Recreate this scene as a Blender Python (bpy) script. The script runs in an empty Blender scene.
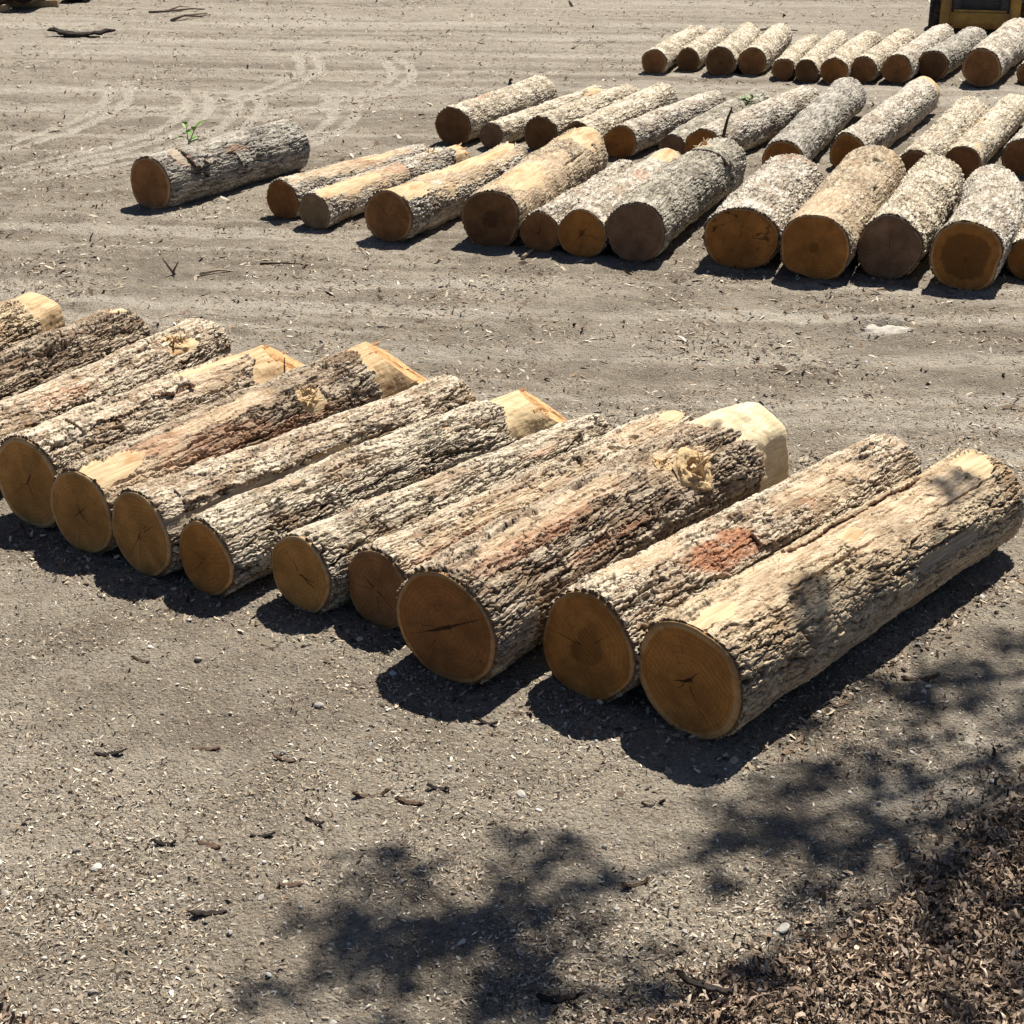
import bpy, bmesh, math, random, time
import numpy as np
from mathutils import Vector, Matrix
R_ = math.radians
PI = math.pi
scene = bpy.context.scene
col = scene.collection
rng = np.random.default_rng(7)
random.seed(7)
SUN_AZ, SUN_EL = R_(25.0), R_(57.0)
SUN = np.array([math.sin(SUN_AZ)*math.cos(SUN_EL), math.cos(SUN_AZ)*math.cos(SUN_EL), math.sin(SUN_EL)])

# ------------------------------------------------------------------ noise
def hsh(ix, iy, seed):
    h = (ix.astype(np.int64)*374761393 + iy.astype(np.int64)*668265263 + seed*1274126177) & 0xFFFFFFFF
    h = ((h ^ (h >> 13))*1274126177) & 0xFFFFFFFF
    h = ((h ^ (h >> 15))*2246822519) & 0xFFFFFFFF
    h = h ^ (h >> 16)
    return (h & 0xFFFFFF)/float(0x1000000)

def perlin(x, y, seed=0, px=None):
    """gradient noise, periodic in x with integer period px"""
    x0 = np.floor(x); y0 = np.floor(y)
    fx = x-x0; fy = y-y0
    x0 = x0.astype(np.int64); y0 = y0.astype(np.int64)
    def g(ix, iy, dx, dy):
        if px: ix = ix % px
        a = hsh(ix, iy, seed)*2*PI
        return np.cos(a)*dx + np.sin(a)*dy
    u = fx*fx*fx*(fx*(fx*6-15)+10); v = fy*fy*fy*(fy*(fy*6-15)+10)
    n00 = g(x0, y0, fx, fy); n10 = g(x0+1, y0, fx-1, fy)
    n01 = g(x0, y0+1, fx, fy-1); n11 = g(x0+1, y0+1, fx-1, fy-1)
    return 1.45*((n00*(1-u)+n10*u)*(1-v) + (n01*(1-u)+n11*u)*v)

def fbm(x, y, seed=0, px=None, oct=4, gain=.5):
    s = 0; a = 1.0; t = 0
    for o in range(oct):
        s = s + a*perlin(x, y, seed+o*17, px); t += a
        x = x*2; y = y*2; a *= gain
        if px: px *= 2
    return s/t

def worley(x, y, seed=0, px=None):
    """F1, F2, random id and offset (dx, dy) from the nearest cell centre"""
    x0 = np.floor(x).astype(np.int64); y0 = np.floor(y).astype(np.int64)
    f1 = np.full(x.shape, 9.0); f2 = np.full(x.shape, 9.0)
    rid = np.zeros(x.shape); ox = np.zeros(x.shape); oy = np.zeros(x.shape)
    for i in (-1, 0, 1):
        for j in (-1, 0, 1):
            cx = x0+i; cy = y0+j
            kx = cx % px if px else cx
            jx = cx + .5 + .85*(hsh(kx, cy, seed)-.5); jy = cy + .5 + .85*(hsh(kx, cy, seed+5)-.5)
            dx = x-jx; dy = y-jy
            d = np.sqrt(dx*dx+dy*dy)
            m = d < f1
            f2 = np.where(m, f1, np.minimum(f2, d))
            f1 = np.where(m, d, f1)
            rid = np.where(m, hsh(kx, cy, seed+9), rid)
            ox = np.where(m, dx, ox); oy = np.where(m, dy, oy)
    return f1, f2, rid, ox, oy

def sst(a, b, x):
    t = np.clip((x-a)/(b-a), 0, 1)
    return t*t*(3-2*t)

# ------------------------------------------------------------------ objects
def mesh_np(name, V, F4, mat=None, smooth=True, parent=None, attrs=None, F3=None, mats=None, midx=None):
    me = bpy.data.meshes.new(name)
    V = np.asarray(V, dtype=np.float32)
    F4 = np.asarray(F4, dtype=np.int32).reshape(-1, 4) if F4 is not None and len(F4) else np.zeros((0, 4), np.int32)
    F3 = np.asarray(F3, dtype=np.int32).reshape(-1, 3) if F3 is not None and len(F3) else np.zeros((0, 3), np.int32)
    me.vertices.add(len(V)); me.vertices.foreach_set('co', V.ravel())
    nl = F4.size+F3.size
    me.loops.add(nl); me.loops.foreach_set('vertex_index', np.concatenate([F4.ravel(), F3.ravel()]))
    n = len(F4)+len(F3)
    st = np.concatenate([np.arange(len(F4))*4, F4.size+np.arange(len(F3))*3]).astype(np.int32)
    me.polygons.add(n); me.polygons.foreach_set('loop_start', st)
    me.polygons.foreach_set('use_smooth', np.full(n, smooth))
    me.update(calc_edges=True)
    if attrs:
        for k, a in attrs.items():
            a = np.asarray(a, dtype=np.float32)
            if a.ndim == 1:
                at = me.attributes.new(k, 'FLOAT', 'POINT'); at.data.foreach_set('value', a)
            else:
                at = me.attributes.new(k, 'FLOAT_COLOR', 'POINT'); at.data.foreach_set('color', a.ravel())
    for m in (mats or ([mat] if mat else [])): me.materials.append(m)
    if midx is not None: me.polygons.foreach_set('material_index', np.asarray(midx, dtype=np.int32))
    o = bpy.data.objects.new(name, me); col.objects.link(o)
    if parent: o.parent = parent
    return o

def tag(o, label=None, cat=None, group=None, kind=None):
    if label: o['label'] = label
    if cat: o['category'] = cat
    if group: o['group'] = group
    if kind: o['kind'] = kind
    return o

def empty(name, loc, rz=0):
    o = bpy.data.objects.new(name, None); col.objects.link(o)
    o.location = loc; o.rotation_euler = (0, 0, rz); o.empty_display_size = .2
    return o

def grid_faces(nr, nc, wrap=False):
    """rows x cols, index r*nc+c ; wrap closes the columns"""
    r = np.arange(nr-1)[:, None]; c = np.arange(nc if wrap else nc-1)[None, :]
    a = r*nc+c; b = r*nc+(c+1) % nc; d = (r+1)*nc+c; e = (r+1)*nc+(c+1) % nc
    return np.stack([a+0*b, b, e, d], -1).reshape(-1, 4)

def tube_np(pts, rad, n=8, cap=True):
    """tapered tube along a polyline -> V, F4, F3"""
    pts = np.asarray(pts, float); rad = np.asarray(rad, float)
    T = np.gradient(pts, axis=0); T /= np.linalg.norm(T, axis=1)[:, None]
    up = np.array([0, 0, 1.0]); V = []
    N = None
    for p, t, r in zip(pts, T, rad):
        if N is None:
            a = np.cross(t, up if abs(t[2]) < .9 else np.array([1.0, 0, 0]))
        else:
            a = N - t*np.dot(N, t)
        a /= np.linalg.norm(a); N = a
        b = np.cross(t, a)
        th = np.arange(n)/n*2*PI
        V.append(p + r*(np.cos(th)[:, None]*a + np.sin(th)[:, None]*b))
    V = np.concatenate(V); F = grid_faces(len(pts), n, True)
    F3 = []
    if cap:
        k = len(V); V = np.vstack([V, pts[0], pts[-1]])
        for i in range(n):
            F3.append((k, (i+1) % n, i)); F3.append((k+1, (len(pts)-1)*n+i, (len(pts)-1)*n+(i+1) % n))
    return V, F, np.array(F3, int).reshape(-1, 3)

class Bag:
    def __init__(s): s.V = []; s.F4 = []; s.F3 = []; s.n = 0
    def add(s, V, F4=None, F3=None):
        s.V.append(V)
        if F4 is not None and len(F4): s.F4.append(np.asarray(F4)+s.n)
        if F3 is not None and len(F3): s.F3.append(np.asarray(F3)+s.n)
        s.n += len(V)
    def make(s, name, mat, smooth=True, parent=None, attrs=None):
        return mesh_np(name, np.concatenate(s.V), np.concatenate(s.F4) if s.F4 else None, mat, smooth, parent, attrs,
                       np.concatenate(s.F3) if s.F3 else None)

# ------------------------------------------------------------------ materials
def new_mat(name, rough=.9, spec=.2):
    m = bpy.data.materials.new(name); m.use_nodes = True
    nt = m.node_tree; b = nt.nodes['Principled BSDF']
    b.inputs['Roughness'].default_value = rough
    b.inputs['Specular IOR Level'].default_value = spec
    return m, nt, b

class NT:
    """small node-graph writer"""
    def __init__(s, nt): s.nt = nt; s.L = nt.links
    def n(s, t, **kw):
        x = s.nt.nodes.new(t)
        for k, v in kw.items(): setattr(x, k, v)
        return x
    def put(s, sock, v):
        if hasattr(v, 'is_output') or isinstance(v, bpy.types.NodeSocket): s.L.new(v, sock)
        else:
            if hasattr(sock.default_value, '__len__') and not hasattr(v, '__len__'): v = (v,)*len(sock.default_value)
            if hasattr(sock.default_value, '__len__') and len(sock.default_value) == 4 and len(v) == 3: v = (*v, 1)
            sock.default_value = v
    def math(s, op, a, b=0.0, c=None, clamp=False):
        x = s.n('ShaderNodeMath', operation=op, use_clamp=clamp); s.put(x.inputs[0], a); s.put(x.inputs[1], b)
        if c is not None: s.put(x.inputs[2], c)
        return x.outputs[0]
    def mix(s, f, a, b, mode='MIX'):
        x = s.n('ShaderNodeMix', data_type='RGBA', blend_type=mode); s.put(x.inputs[0], f); s.put(x.inputs[6], a); s.put(x.inputs[7], b)
        return x.outputs[2]
    def noise(s, vec, scale, detail=3, rough=.55, dist=0, out=0):
        x = s.n('ShaderNodeTexNoise'); s.put(x.inputs['Vector'], vec); s.put(x.inputs['Scale'], scale)
        x.inputs['Detail'].default_value = detail; x.inputs['Roughness'].default_value = rough; x.inputs['Distortion'].default_value = dist
        return x.outputs[out]
    def voro(s, vec, scale, feature='F1', out='Distance', rand=1):
        x = s.n('ShaderNodeTexVoronoi', feature=feature); s.put(x.inputs['Vector'], vec); s.put(x.inputs['Scale'], scale)
        x.inputs['Randomness'].default_value = rand
        return x.outputs[out]
    def ramp(s, f, lo, hi):
        x = s.n('ShaderNodeMapRange', interpolation_type='SMOOTHSTEP'); s.put(x.inputs[0], f); x.inputs[1].default_value = lo; x.inputs[2].default_value = hi
        return x.outputs[0]
    def vscale(s, vec, sc, loc=(0, 0, 0)):
        x = s.n('ShaderNodeMapping'); s.put(x.inputs[0], vec); x.inputs['Scale'].default_value = sc; x.inputs['Location'].default_value = loc
        return x.outputs[0]
    def obj(s): return s.n('ShaderNodeTexCoord').outputs['Object']
    def attr(s, name, out='Color'): return s.n('ShaderNodeAttribute', attribute_name=name).outputs[out]
    def sep(s, v):
        x = s.n('ShaderNodeSeparateColor'); s.put(x.inputs[0], v); return x.outputs
    def xyz(s, v):
        x = s.n('ShaderNodeSeparateXYZ'); s.put(x.inputs[0], v); return x.outputs
    def bump(s, h, strength=.5, dist=.01, prev=None):
        x = s.n('ShaderNodeBump'); s.put(x.inputs['Height'], h); x.inputs['Strength'].default_value = strength; x.inputs['Distance'].default_value = dist
        if prev is not None: s.put(x.inputs['Normal'], prev)
        return x.outputs[0]

BARKS = {}
def bark_mat(key, dark, mid, pale, lich=(.42, .44, .30), lich_amt=.15, bare=(.70, .53, .32), warm=(.33, .20, .11), warm_amt=.3, fissure_tone_amt=.9, patch_amt=.4, lo=.44, hi=.62):
    m, nt, b = new_mat('bark_'+key, .92, .15); g = NT(nt)
    o = g.obj(); at = g.attr('mask'); s = g.sep(at); bare_m, red_m, grey_m = s[0], s[1], s[2]
    rnd = g.attr('mask', 'Alpha'); fissure_tone = g.attr('fissure_tone', 'Fac')
    st = g.vscale(o, (1, .30, 1))
    n1 = g.noise(st, 46, 6, .72); n2 = g.noise(g.vscale(o, (1, .5, 1)), 6, 4, .6); n3 = g.noise(st, 150, 2, .6); n4 = g.noise(g.vscale(o, (1, .45, 1)), 85, 3, .7)
    f = g.math('ADD', g.math('MULTIPLY', rnd, .30), g.math('MULTIPLY', n2, .35))
    f = g.math('ADD', f, g.math('MULTIPLY', n4, .50))
    c = g.mix(g.ramp(f, lo, hi), mid, pale)
    c = g.mix(g.math('MULTIPLY', g.ramp(n1, .48, .34), .85), c, dark)
    c = g.mix(g.math('MULTIPLY', g.ramp(n3, .55, .8), .6), c, dark)
    c = g.mix(g.math('MULTIPLY', g.ramp(g.noise(o, 3.1, 3, .6), .5, .66), warm_amt), c, warm)
    c = g.mix(g.math('MULTIPLY', g.ramp(g.noise(o, 7.3, 4, .7), .55, .68), lich_amt), c, lich)
    c = g.mix(g.math('MULTIPLY', g.ramp(g.noise(g.vscale(o, (1, .7, 1), (3, 1, 2)), 11, 5, .75, .5), .54, .62), patch_amt), c, tuple(.9*x for x in mid))
    c = g.mix(g.math('MULTIPLY', g.ramp(g.noise(g.vscale(o, (1, .6, 1), (7, 4, 1)), 17, 5, .8, .6), .57, .63), patch_amt), c, dark)
    # near-black tone along the fissures between the grey plates
    c = g.mix(g.math('MULTIPLY', fissure_tone, fissure_tone_amt), c, tuple(.6*x for x in dark))
    # golden inner bark where the outer bark has scaled off
    tw = g.mix(g.ramp(g.noise(g.vscale(o, (1, .12, 1)), 50, 4, .65), .3, .7), (.35, .24, .145), (.66, .53, .37))
    tw = g.mix(g.math('MULTIPLY', g.ramp(n1, .46, .34), .6), tw, (.17, .10, .055))
    c = g.mix(g.attr('tan', 'Fac'), c, tw)
    # broad darker and paler stretches along the log
    c = g.mix(g.math('MULTIPLY', g.ramp(g.noise(g.vscale(o, (1, .5, 1), (5, 2, 8)), 3.4, 4, .7), .56, .70), .45), c, tuple(1.5*x for x in dark))
    c = g.mix(g.math('MULTIPLY', g.ramp(g.noise(g.vscale(o, (1, .5, 1), (1, 9, 4)), 4.2, 4, .7), .55, .68), .55), c, pale)
    # inner bark, bare wood, weathered wood
    rw = g.mix(g.ramp(g.noise(st, 60, 4, .6), .3, .7), (.22, .080, .042), (.52, .25, .13))
    c = g.mix(g.math('MULTIPLY', red_m, g.ramp(g.noise(st, 24, 4, .7), .30, .50)), c, rw)
    bw = g.mix(g.ramp(g.noise(g.vscale(o, (1, .06, 1)), 60, 4, .6), .3, .72), tuple(.62*x for x in bare), bare)
    bw = g.mix(g.math('MULTIPLY', g.ramp(g.noise(st, 7, 5, .7), .46, .68), .8), bw, (.38, .20, .08))
    c = g.mix(bare_m, c, bw)
    gw = g.mix(g.ramp(g.noise(g.vscale(o, (1, .05, 1)), 90, 3, .6), .3, .7), (.24, .19, .14), (.46, .39, .29))
    c = g.mix(grey_m, c, gw)
    g.put(b.inputs['Base Color'], c)
    h = g.math('ADD', g.math('MULTIPLY', n3, .4), g.math('ADD', n1, g.math('MULTIPLY', n4, .8)))
    k = g.math('SUBTRACT', 1.0, g.math('MULTIPLY', g.math('MAXIMUM', bare_m, grey_m), .75))
    h2 = g.math('MULTIPLY', h, k)
    g.put(b.inputs['Normal'], g.bump(h2, .7, .011))
    BARKS[key] = m
bark_mat('front', (.085, .053, .033), (.35, .24, .148), (.72, .61, .46))
bark_mat('front_grey', (.08, .058, .04), (.34, .265, .18), (.74, .64, .49), warm_amt=.5)
bark_mat('front_tan', (.12, .08, .05), (.42, .30, .19), (.64, .51, .34), warm=(.48, .32, .18), warm_amt=.7)
bark_mat('middle', (.08, .06, .043), (.40, .335, .25), (.75, .68, .57), warm_amt=.35, lo=.44, hi=.66, patch_amt=.75)
bark_mat('middle_grey', (.07, .058, .045), (.33, .29, .225), (.62, .57, .47), lo=.47, hi=.74, lich=(.36, .37, .21), lich_amt=.3, warm_amt=.05)
bark_mat('middle_tan', (.10, .068, .045), (.43, .33, .22), (.68, .57, .41), lo=.47, hi=.74, warm=(.45, .27, .13), warm_amt=.35, patch_amt=.75)
bark_mat('cream', (.09, .066, .045), (.46, .38, .27), (.78, .69, .54), warm_amt=.25, lo=.43, hi=.66, patch_amt=.75)
bark_mat('front_dark', (.06, .038, .025), (.24, .165, .105), (.56, .46, .34), warm_amt=.35, lo=.47, hi=.66)
bark_mat('dark_grey', (.05, .043, .035), (.26, .23, .185), (.58, .53, .45), warm_amt=.15, lo=.45, hi=.66)
bark_mat('shade_black', (.05, .04, .035), (.12, .10, .08), (.2, .17, .13), warm_amt=.1)  # bark and 'black' end grain blackened for the shaded stack, upper left

def wood_section_mat():
    m, nt, b = new_mat('bark_section', .9); g = NT(nt)
    g.put(b.inputs['Base Color'], g.mix(g.noise(g.obj(), 60, 3), (.10, .055, .03), (.22, .13, .07)))
    return m
M_SECTION = wood_section_mat()

def face_mat(seed, heart, sap, sap_w=.1, stain=0., stain_c=(.03, .015, .008), core=0., cracks=(), saw=None, R=.25):
    """end grain: sapwood ring, heartwood, growth rings, checks, saw marks, rot stains"""
    m, nt, b = new_mat('end_grain', .85, .15); g = NT(nt)
    o = g.obj(); off = (seed*1.37 % 9, seed*.73 % 7, seed*2.11 % 5)
    ov = g.vscale(o, (1, 1, 1), off)
    rad = g.attr('rad', 'Fac'); p = g.xyz(o)
    nz = g.noise(ov, 6, 3, .55)
    rr = g.math('ADD', rad, g.math('MULTIPLY', g.math('SUBTRACT', nz, .5), .10))
    ring = g.math('SINE', g.math('ADD', g.math('MULTIPLY', rr, R/.0045*1.6), g.math('MULTIPLY', nz, 4)))
    dk = tuple(.72*x for x in heart); lt = tuple(min(1, 1.22*x) for x in heart)
    c = g.mix(g.ramp(g.noise(ov, 7, 4, .6), .3, .7), dk, lt)
    c = g.mix(g.math('MULTIPLY', g.ramp(ring, -1, 1), .32), c, dk)
    c = g.mix(g.math('MULTIPLY', g.ramp(g.noise(ov, 45, 4, .7), .45, .7), .35), c, tuple(.7*x for x in dk))
    ring2 = g.math('SINE', g.math('ADD', g.math('MULTIPLY', rr, R/.0042), g.math('MULTIPLY', g.noise(ov, 3, 2), 9)))
    c = g.mix(g.math('MULTIPLY', g.ramp(ring2, .1, 1), .38), c, tuple(.55*x for x in heart))
    c = g.mix(g.math('MULTIPLY', g.ramp(g.noise(g.vscale(o, (1, 1, 1), (off[2], 0, off[0])), 3.2, 4, .6), .5, .64), .4), c, tuple(min(1, 1.45*x) for x in heart))
    # the heart is darker than the zone under the sapwood
    c = g.mix(g.math('MULTIPLY', g.ramp(rr, .75, .1), .35), c, tuple(.8*x for x in dk))
    if core:
        inside = g.ramp(g.math('ADD', rr, g.math('MULTIPLY', g.math('SUBTRACT', g.noise(ov, 9, 5, .7), .5), .45)), core+.05, core-.05)
        c = g.mix(g.math('MULTIPLY', inside, .85), c, tuple(.4*x for x in heart))
    if stain:
        sm = g.ramp(g.noise(g.vscale(o, (1, 1, 1.3), off), 6.5, 5, .65, .8), .5+.2*(1-stain), .56+.2*(1-stain))
        c = g.mix(g.math('MULTIPLY', sm, .9), c, stain_c)
    c = g.mix(g.math('MULTIPLY', g.ramp(rr, 1-sap_w-.025, 1-sap_w+.015), .8), c, sap)
    c = g.mix(g.math('MULTIPLY', g.ramp(g.noise(ov, 4.5, 4, .65, .5), .50, .66), .6), c, tuple(.52*x for x in heart))
    nv = g.n('ShaderNodeVectorMath', operation='NORMALIZE'); g.put(nv.inputs[0], g.vscale(o, (1, 0, 1)))
    ray = g.noise(g.vscale(nv.outputs[0], (1, 1, 1), off), 9, 4, .7)
    c = g.mix(g.math('MULTIPLY', g.math('MULTIPLY', g.ramp(ray, .45, .65), g.ramp(rad, .1, .5)), .35), c, tuple(.6*x for x in heart))
    hgt = g.math('MULTIPLY', ring, .15)
    amt = .34
    if saw is None: saw, amt = (seed*.77) % 3.1, .16
    if saw is not None:
        w = g.n('ShaderNodeTexWave', wave_type='BANDS', bands_direction='X'); rot = g.n('ShaderNodeMapping'); g.put(rot.inputs[0], o)
        rot.inputs['Rotation'].default_value = (0, saw, 0); g.put(w.inputs['Vector'], rot.outputs[0])
        w.inputs['Scale'].default_value = 13; w.inputs['Distortion'].default_value = 4.5; w.inputs['Detail'].default_value = 4
        wv = g.math('MULTIPLY', w.outputs['Fac'], g.ramp(g.noise(ov, 6, 3), .46, .62))
        c = g.mix(g.math('MULTIPLY', wv, amt), c, tuple(min(1, 1.7*x) for x in heart))
        hgt = g.math('ADD', hgt, g.math('MULTIPLY', w.outputs['Fac'], .35))
    if R > .2:      # fine drying checks
        q_ = random.Random(seed); cracks = tuple(cracks)+tuple((q_.uniform(0, 6.28), q_.uniform(.0, .55), q_.uniform(.6, 1.0), q_.uniform(.002, .0038)) for _ in range(4))
    wob = g.math('MULTIPLY', g.math('SUBTRACT', g.noise(ov, 22, 3), .5), .022)
    for (a, r0, r1, wd) in cracks:
        ca, sa = math.cos(a), math.sin(a)
        along = g.math('ADD', g.math('MULTIPLY', p[0], ca), g.math('MULTIPLY', p[2], sa))
        across = g.math('ADD', g.math('ADD', g.math('MULTIPLY', p[0], -sa), g.math('MULTIPLY', p[2], ca)), wob)
        mk = g.math('LESS_THAN', g.math('ABSOLUTE', across), g.math('MULTIPLY', g.math('SUBTRACT', 1.0, g.math('DIVIDE', along, r1*R)), wd))
        mk = g.math('MULTIPLY', mk, g.math('GREATER_THAN', along, r0*R))
        c = g.mix(g.math('MULTIPLY', mk, .88), c, (.035, .018, .01))
        hgt = g.math('SUBTRACT', hgt, mk)
    g.put(b.inputs['Base Color'], c)
    hgt = g.math('ADD', hgt, g.math('MULTIPLY', g.noise(ov, 160, 3), .5))
    g.put(b.inputs['Normal'], g.bump(hgt, .35, .004))
    return m

def wood_mat(name, a, b_, stain=(.36, .17, .06), st=.4, axis_scale=.06):
    m, nt, b = new_mat(name, .8, .2); g = NT(nt); o = g.obj()
    n = g.noise(g.vscale(o, (1, axis_scale, 1)), 55, 4, .6)
    c = g.mix(g.ramp(n, .3, .72), a, b_)
    c = g.mix(g.math('MULTIPLY', g.ramp(g.noise(o, 6, 4, .65), .52, .68), st), c, stain)
    g.put(b.inputs['Base Color'], c)
    g.put(b.inputs['Normal'], g.bump(g.math('ADD', n, g.math('MULTIPLY', g.noise(o, 30, 3), .8)), .5, .008))
    return m
M_HEWN = wood_mat('fresh_hewn_wood', (.60, .47, .28), (.79, .67, .45), (.50, .33, .15), st=.45)
M_HEWN_STAIN = wood_mat('hewn_wood_stained', (.48, .34, .18), (.72, .56, .33), (.15, .105, .07), .7)
M_TORN = wood_mat('torn_tan_wood', (.40, .26, .125), (.66, .49, .29), (.24, .13, .06), .75)
M_FELL = wood_mat('torn_orange_wood', (.40, .20, .08), (.66, .42, .20), (.25, .09, .03), .4)
M_KNOT = wood_mat('torn_knot_wood', (.42, .27, .13), (.70, .53, .30), (.16, .07, .03), .5, 1)

def plain(name, colr, rough=.7, spec=.3, metal=0, var=.25, scale=20, dirt=None, dirt_amt=.5):
    m, nt, b = new_mat(name, rough, spec); g = NT(nt); o = g.obj()
    n = g.noise(o, scale, 4, .6)
    c = g.mix(g.ramp(n, .3, .7), tuple(x*(1-var) for x in colr), tuple(min(1, x*(1+var)) for x in colr))
    if dirt: c = g.mix(g.math('MULTIPLY', g.ramp(g.noise(o, scale*.3, 5, .7), .42, .62), dirt_amt), c, dirt)
    g.put(b.inputs['Base Color'], c); b.inputs['Metallic'].default_value = metal
    g.put(b.inputs['Normal'], g.bump(n, .25, .004))
    return m

def attr_mat(name, rough=.9, var=.3, scale=60, spec=.15, trans=0):
    """colour from each piece's own tint"""
    m, nt, b = new_mat(name, rough, spec); g = NT(nt)
    c = g.attr('tint'); n = g.noise(g.obj(), scale, 3)
    g.put(b.inputs['Base Color'], g.mix(g.math('MULTIPLY', g.ramp(n, .35, .75), var), c, g.mix(1.0, c, (.5, .45, .4), 'MULTIPLY')))
    return m

# ------------------------------------------------------------------ ground
def litter_amount(x, y):
    """how deep in the leaf litter bank (bottom right) a point lies"""
    px_ = np.array([-.2, .28, .64, .96, 1.28, 1.65, 1.98, 2.36, 3.2, 5.0]); py_ = np.array([4.0, 4.45, 4.80, 4.95, 5.16, 5.52, 5.82, 6.18, 6.7, 7.6])
    yb = np.interp(x, px_, py_)
    d = (yb-y) + .13*perlin(x*3, y*3, 41) + .07*perlin(x*9, y*9, 42)
    a = np.maximum(sst(-.04, .22, d), .22*sst(-.35, .0, d))
    d2 = .30-((x+1.9)*.8+(y-4.50)*1.5)+.1*perlin(x*6, y*6, 43)
    return np.maximum(a, .7*sst(-.05, .2, d2)*(x < -1.2))

ARCS = [(-9.0, 27.5, 5.44, .11), (-9.0, 27.5, 5.76, .11), (-7.0, 27.0, 5.04, .11), (-7.0, 27.0, 5.36, .11), (-12.5, 23.8, 6.44, .11), (-12.5, 23.8, 6.76, .11), (-9.8, 23.2, 5.09, .11), (-9.8, 23.2, 5.41, .11), (-9.2, 23.2, 5.24, .11), (-9.2, 23.2, 5.56, .11), (-8.2, 23.2, 5.64, .11), (-8.2, 23.2, 5.96, .11)]
def arc_mask(x, y):
    m = np.zeros_like(x)
    for (cx, cy, r, w) in ARCS:
        d = np.abs(np.hypot(x-cx, y-cy)-r) + .03*perlin(x*2, y*2, 61)
        ang = np.arctan2(y-cy, x-cx)
        m = np.maximum(m, sst(w, w*.6, d)*sst(-1.0, -.75, ang)*sst(.5, .3, ang))
    return m

LANES = [(12.35, -.05, .20), (11.25, -.02, .18), (13.45, -.07, .22), (14.3, -.03, .2), (9.95, .03, .16), (24.2, .06, .3), (25.6, .02, .3), (29.4, -.04, .35), (31.6, .05, .35), (33.8, -.02, .4)]
def lane_mask(x, y):
    """packed wheel bands and their tread ribs"""
    m = np.zeros_like(x); r = np.zeros_like(x)
    for i, (y0, sl, w) in enumerate(LANES):
        d = y-(y0+sl*x+.25*perlin(x*.22+i*3.1, 0*y+i, 63))
        a = sst(w, w*.55, np.abs(d))*sst(-.35, .2, perlin(x*.35+i*7, 0*y, 64)+.15*perlin(x*5, y*5, 65))
        m = np.maximum(m, a); r = r+a*np.sin(x*34+np.abs(d)*22)
    return m, r

def streak(x, y):
    """long wheel ruts that run roughly left to right across the yard"""
    yy = y + .12*x + .5*perlin(x*.12, y*.12, 31)
    return .6*perlin(x*.10+3, yy*2.1, 32) + .4*perlin(x*.16, yy*5.0, 33)

def gh(x, y):
    far = sst(9.8, 11.2, y)
    near = 1-sst(9, 13, y)
    h = .018*perlin(x*.45, y*.45, 21) + .012*perlin(x*1.7, y*1.7, 22) + .006*perlin(x*5, y*5, 23)
    h = h + near*(.006*perlin(x*14, y*14, 24) + .0065*perlin(x*30, y*33, 25) + .0045*perlin(x*62, y*70, 26))
    lm, lr = lane_mask(x, y)
    h = h + far*.010*streak(x, y) + lm*(-.012+.006*lr)
    h = h + far*(.016*perlin(x*3.0, y*3.5, 30)+.013*perlin(x*7, y*8, 27)+.010*np.abs(perlin(x*17, y*17, 28)))
    h = h - .012*arc_mask(x, y)*(1+1.1*np.sin((x*.7-y)*22))
    h = h + .03*litter_amount(x, y)*(.6+.5*perlin(x*2.5, y*2.5, 29))
    # shallow pot hole in the lane
    q = np.hypot((x-3.12)/.22, (y-12.98)/.26)
    h = h - .085*(1-sst(.3, 1.0, q)) + .025*np.exp(-((q-1.15)/.22)**2)
    return h

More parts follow.
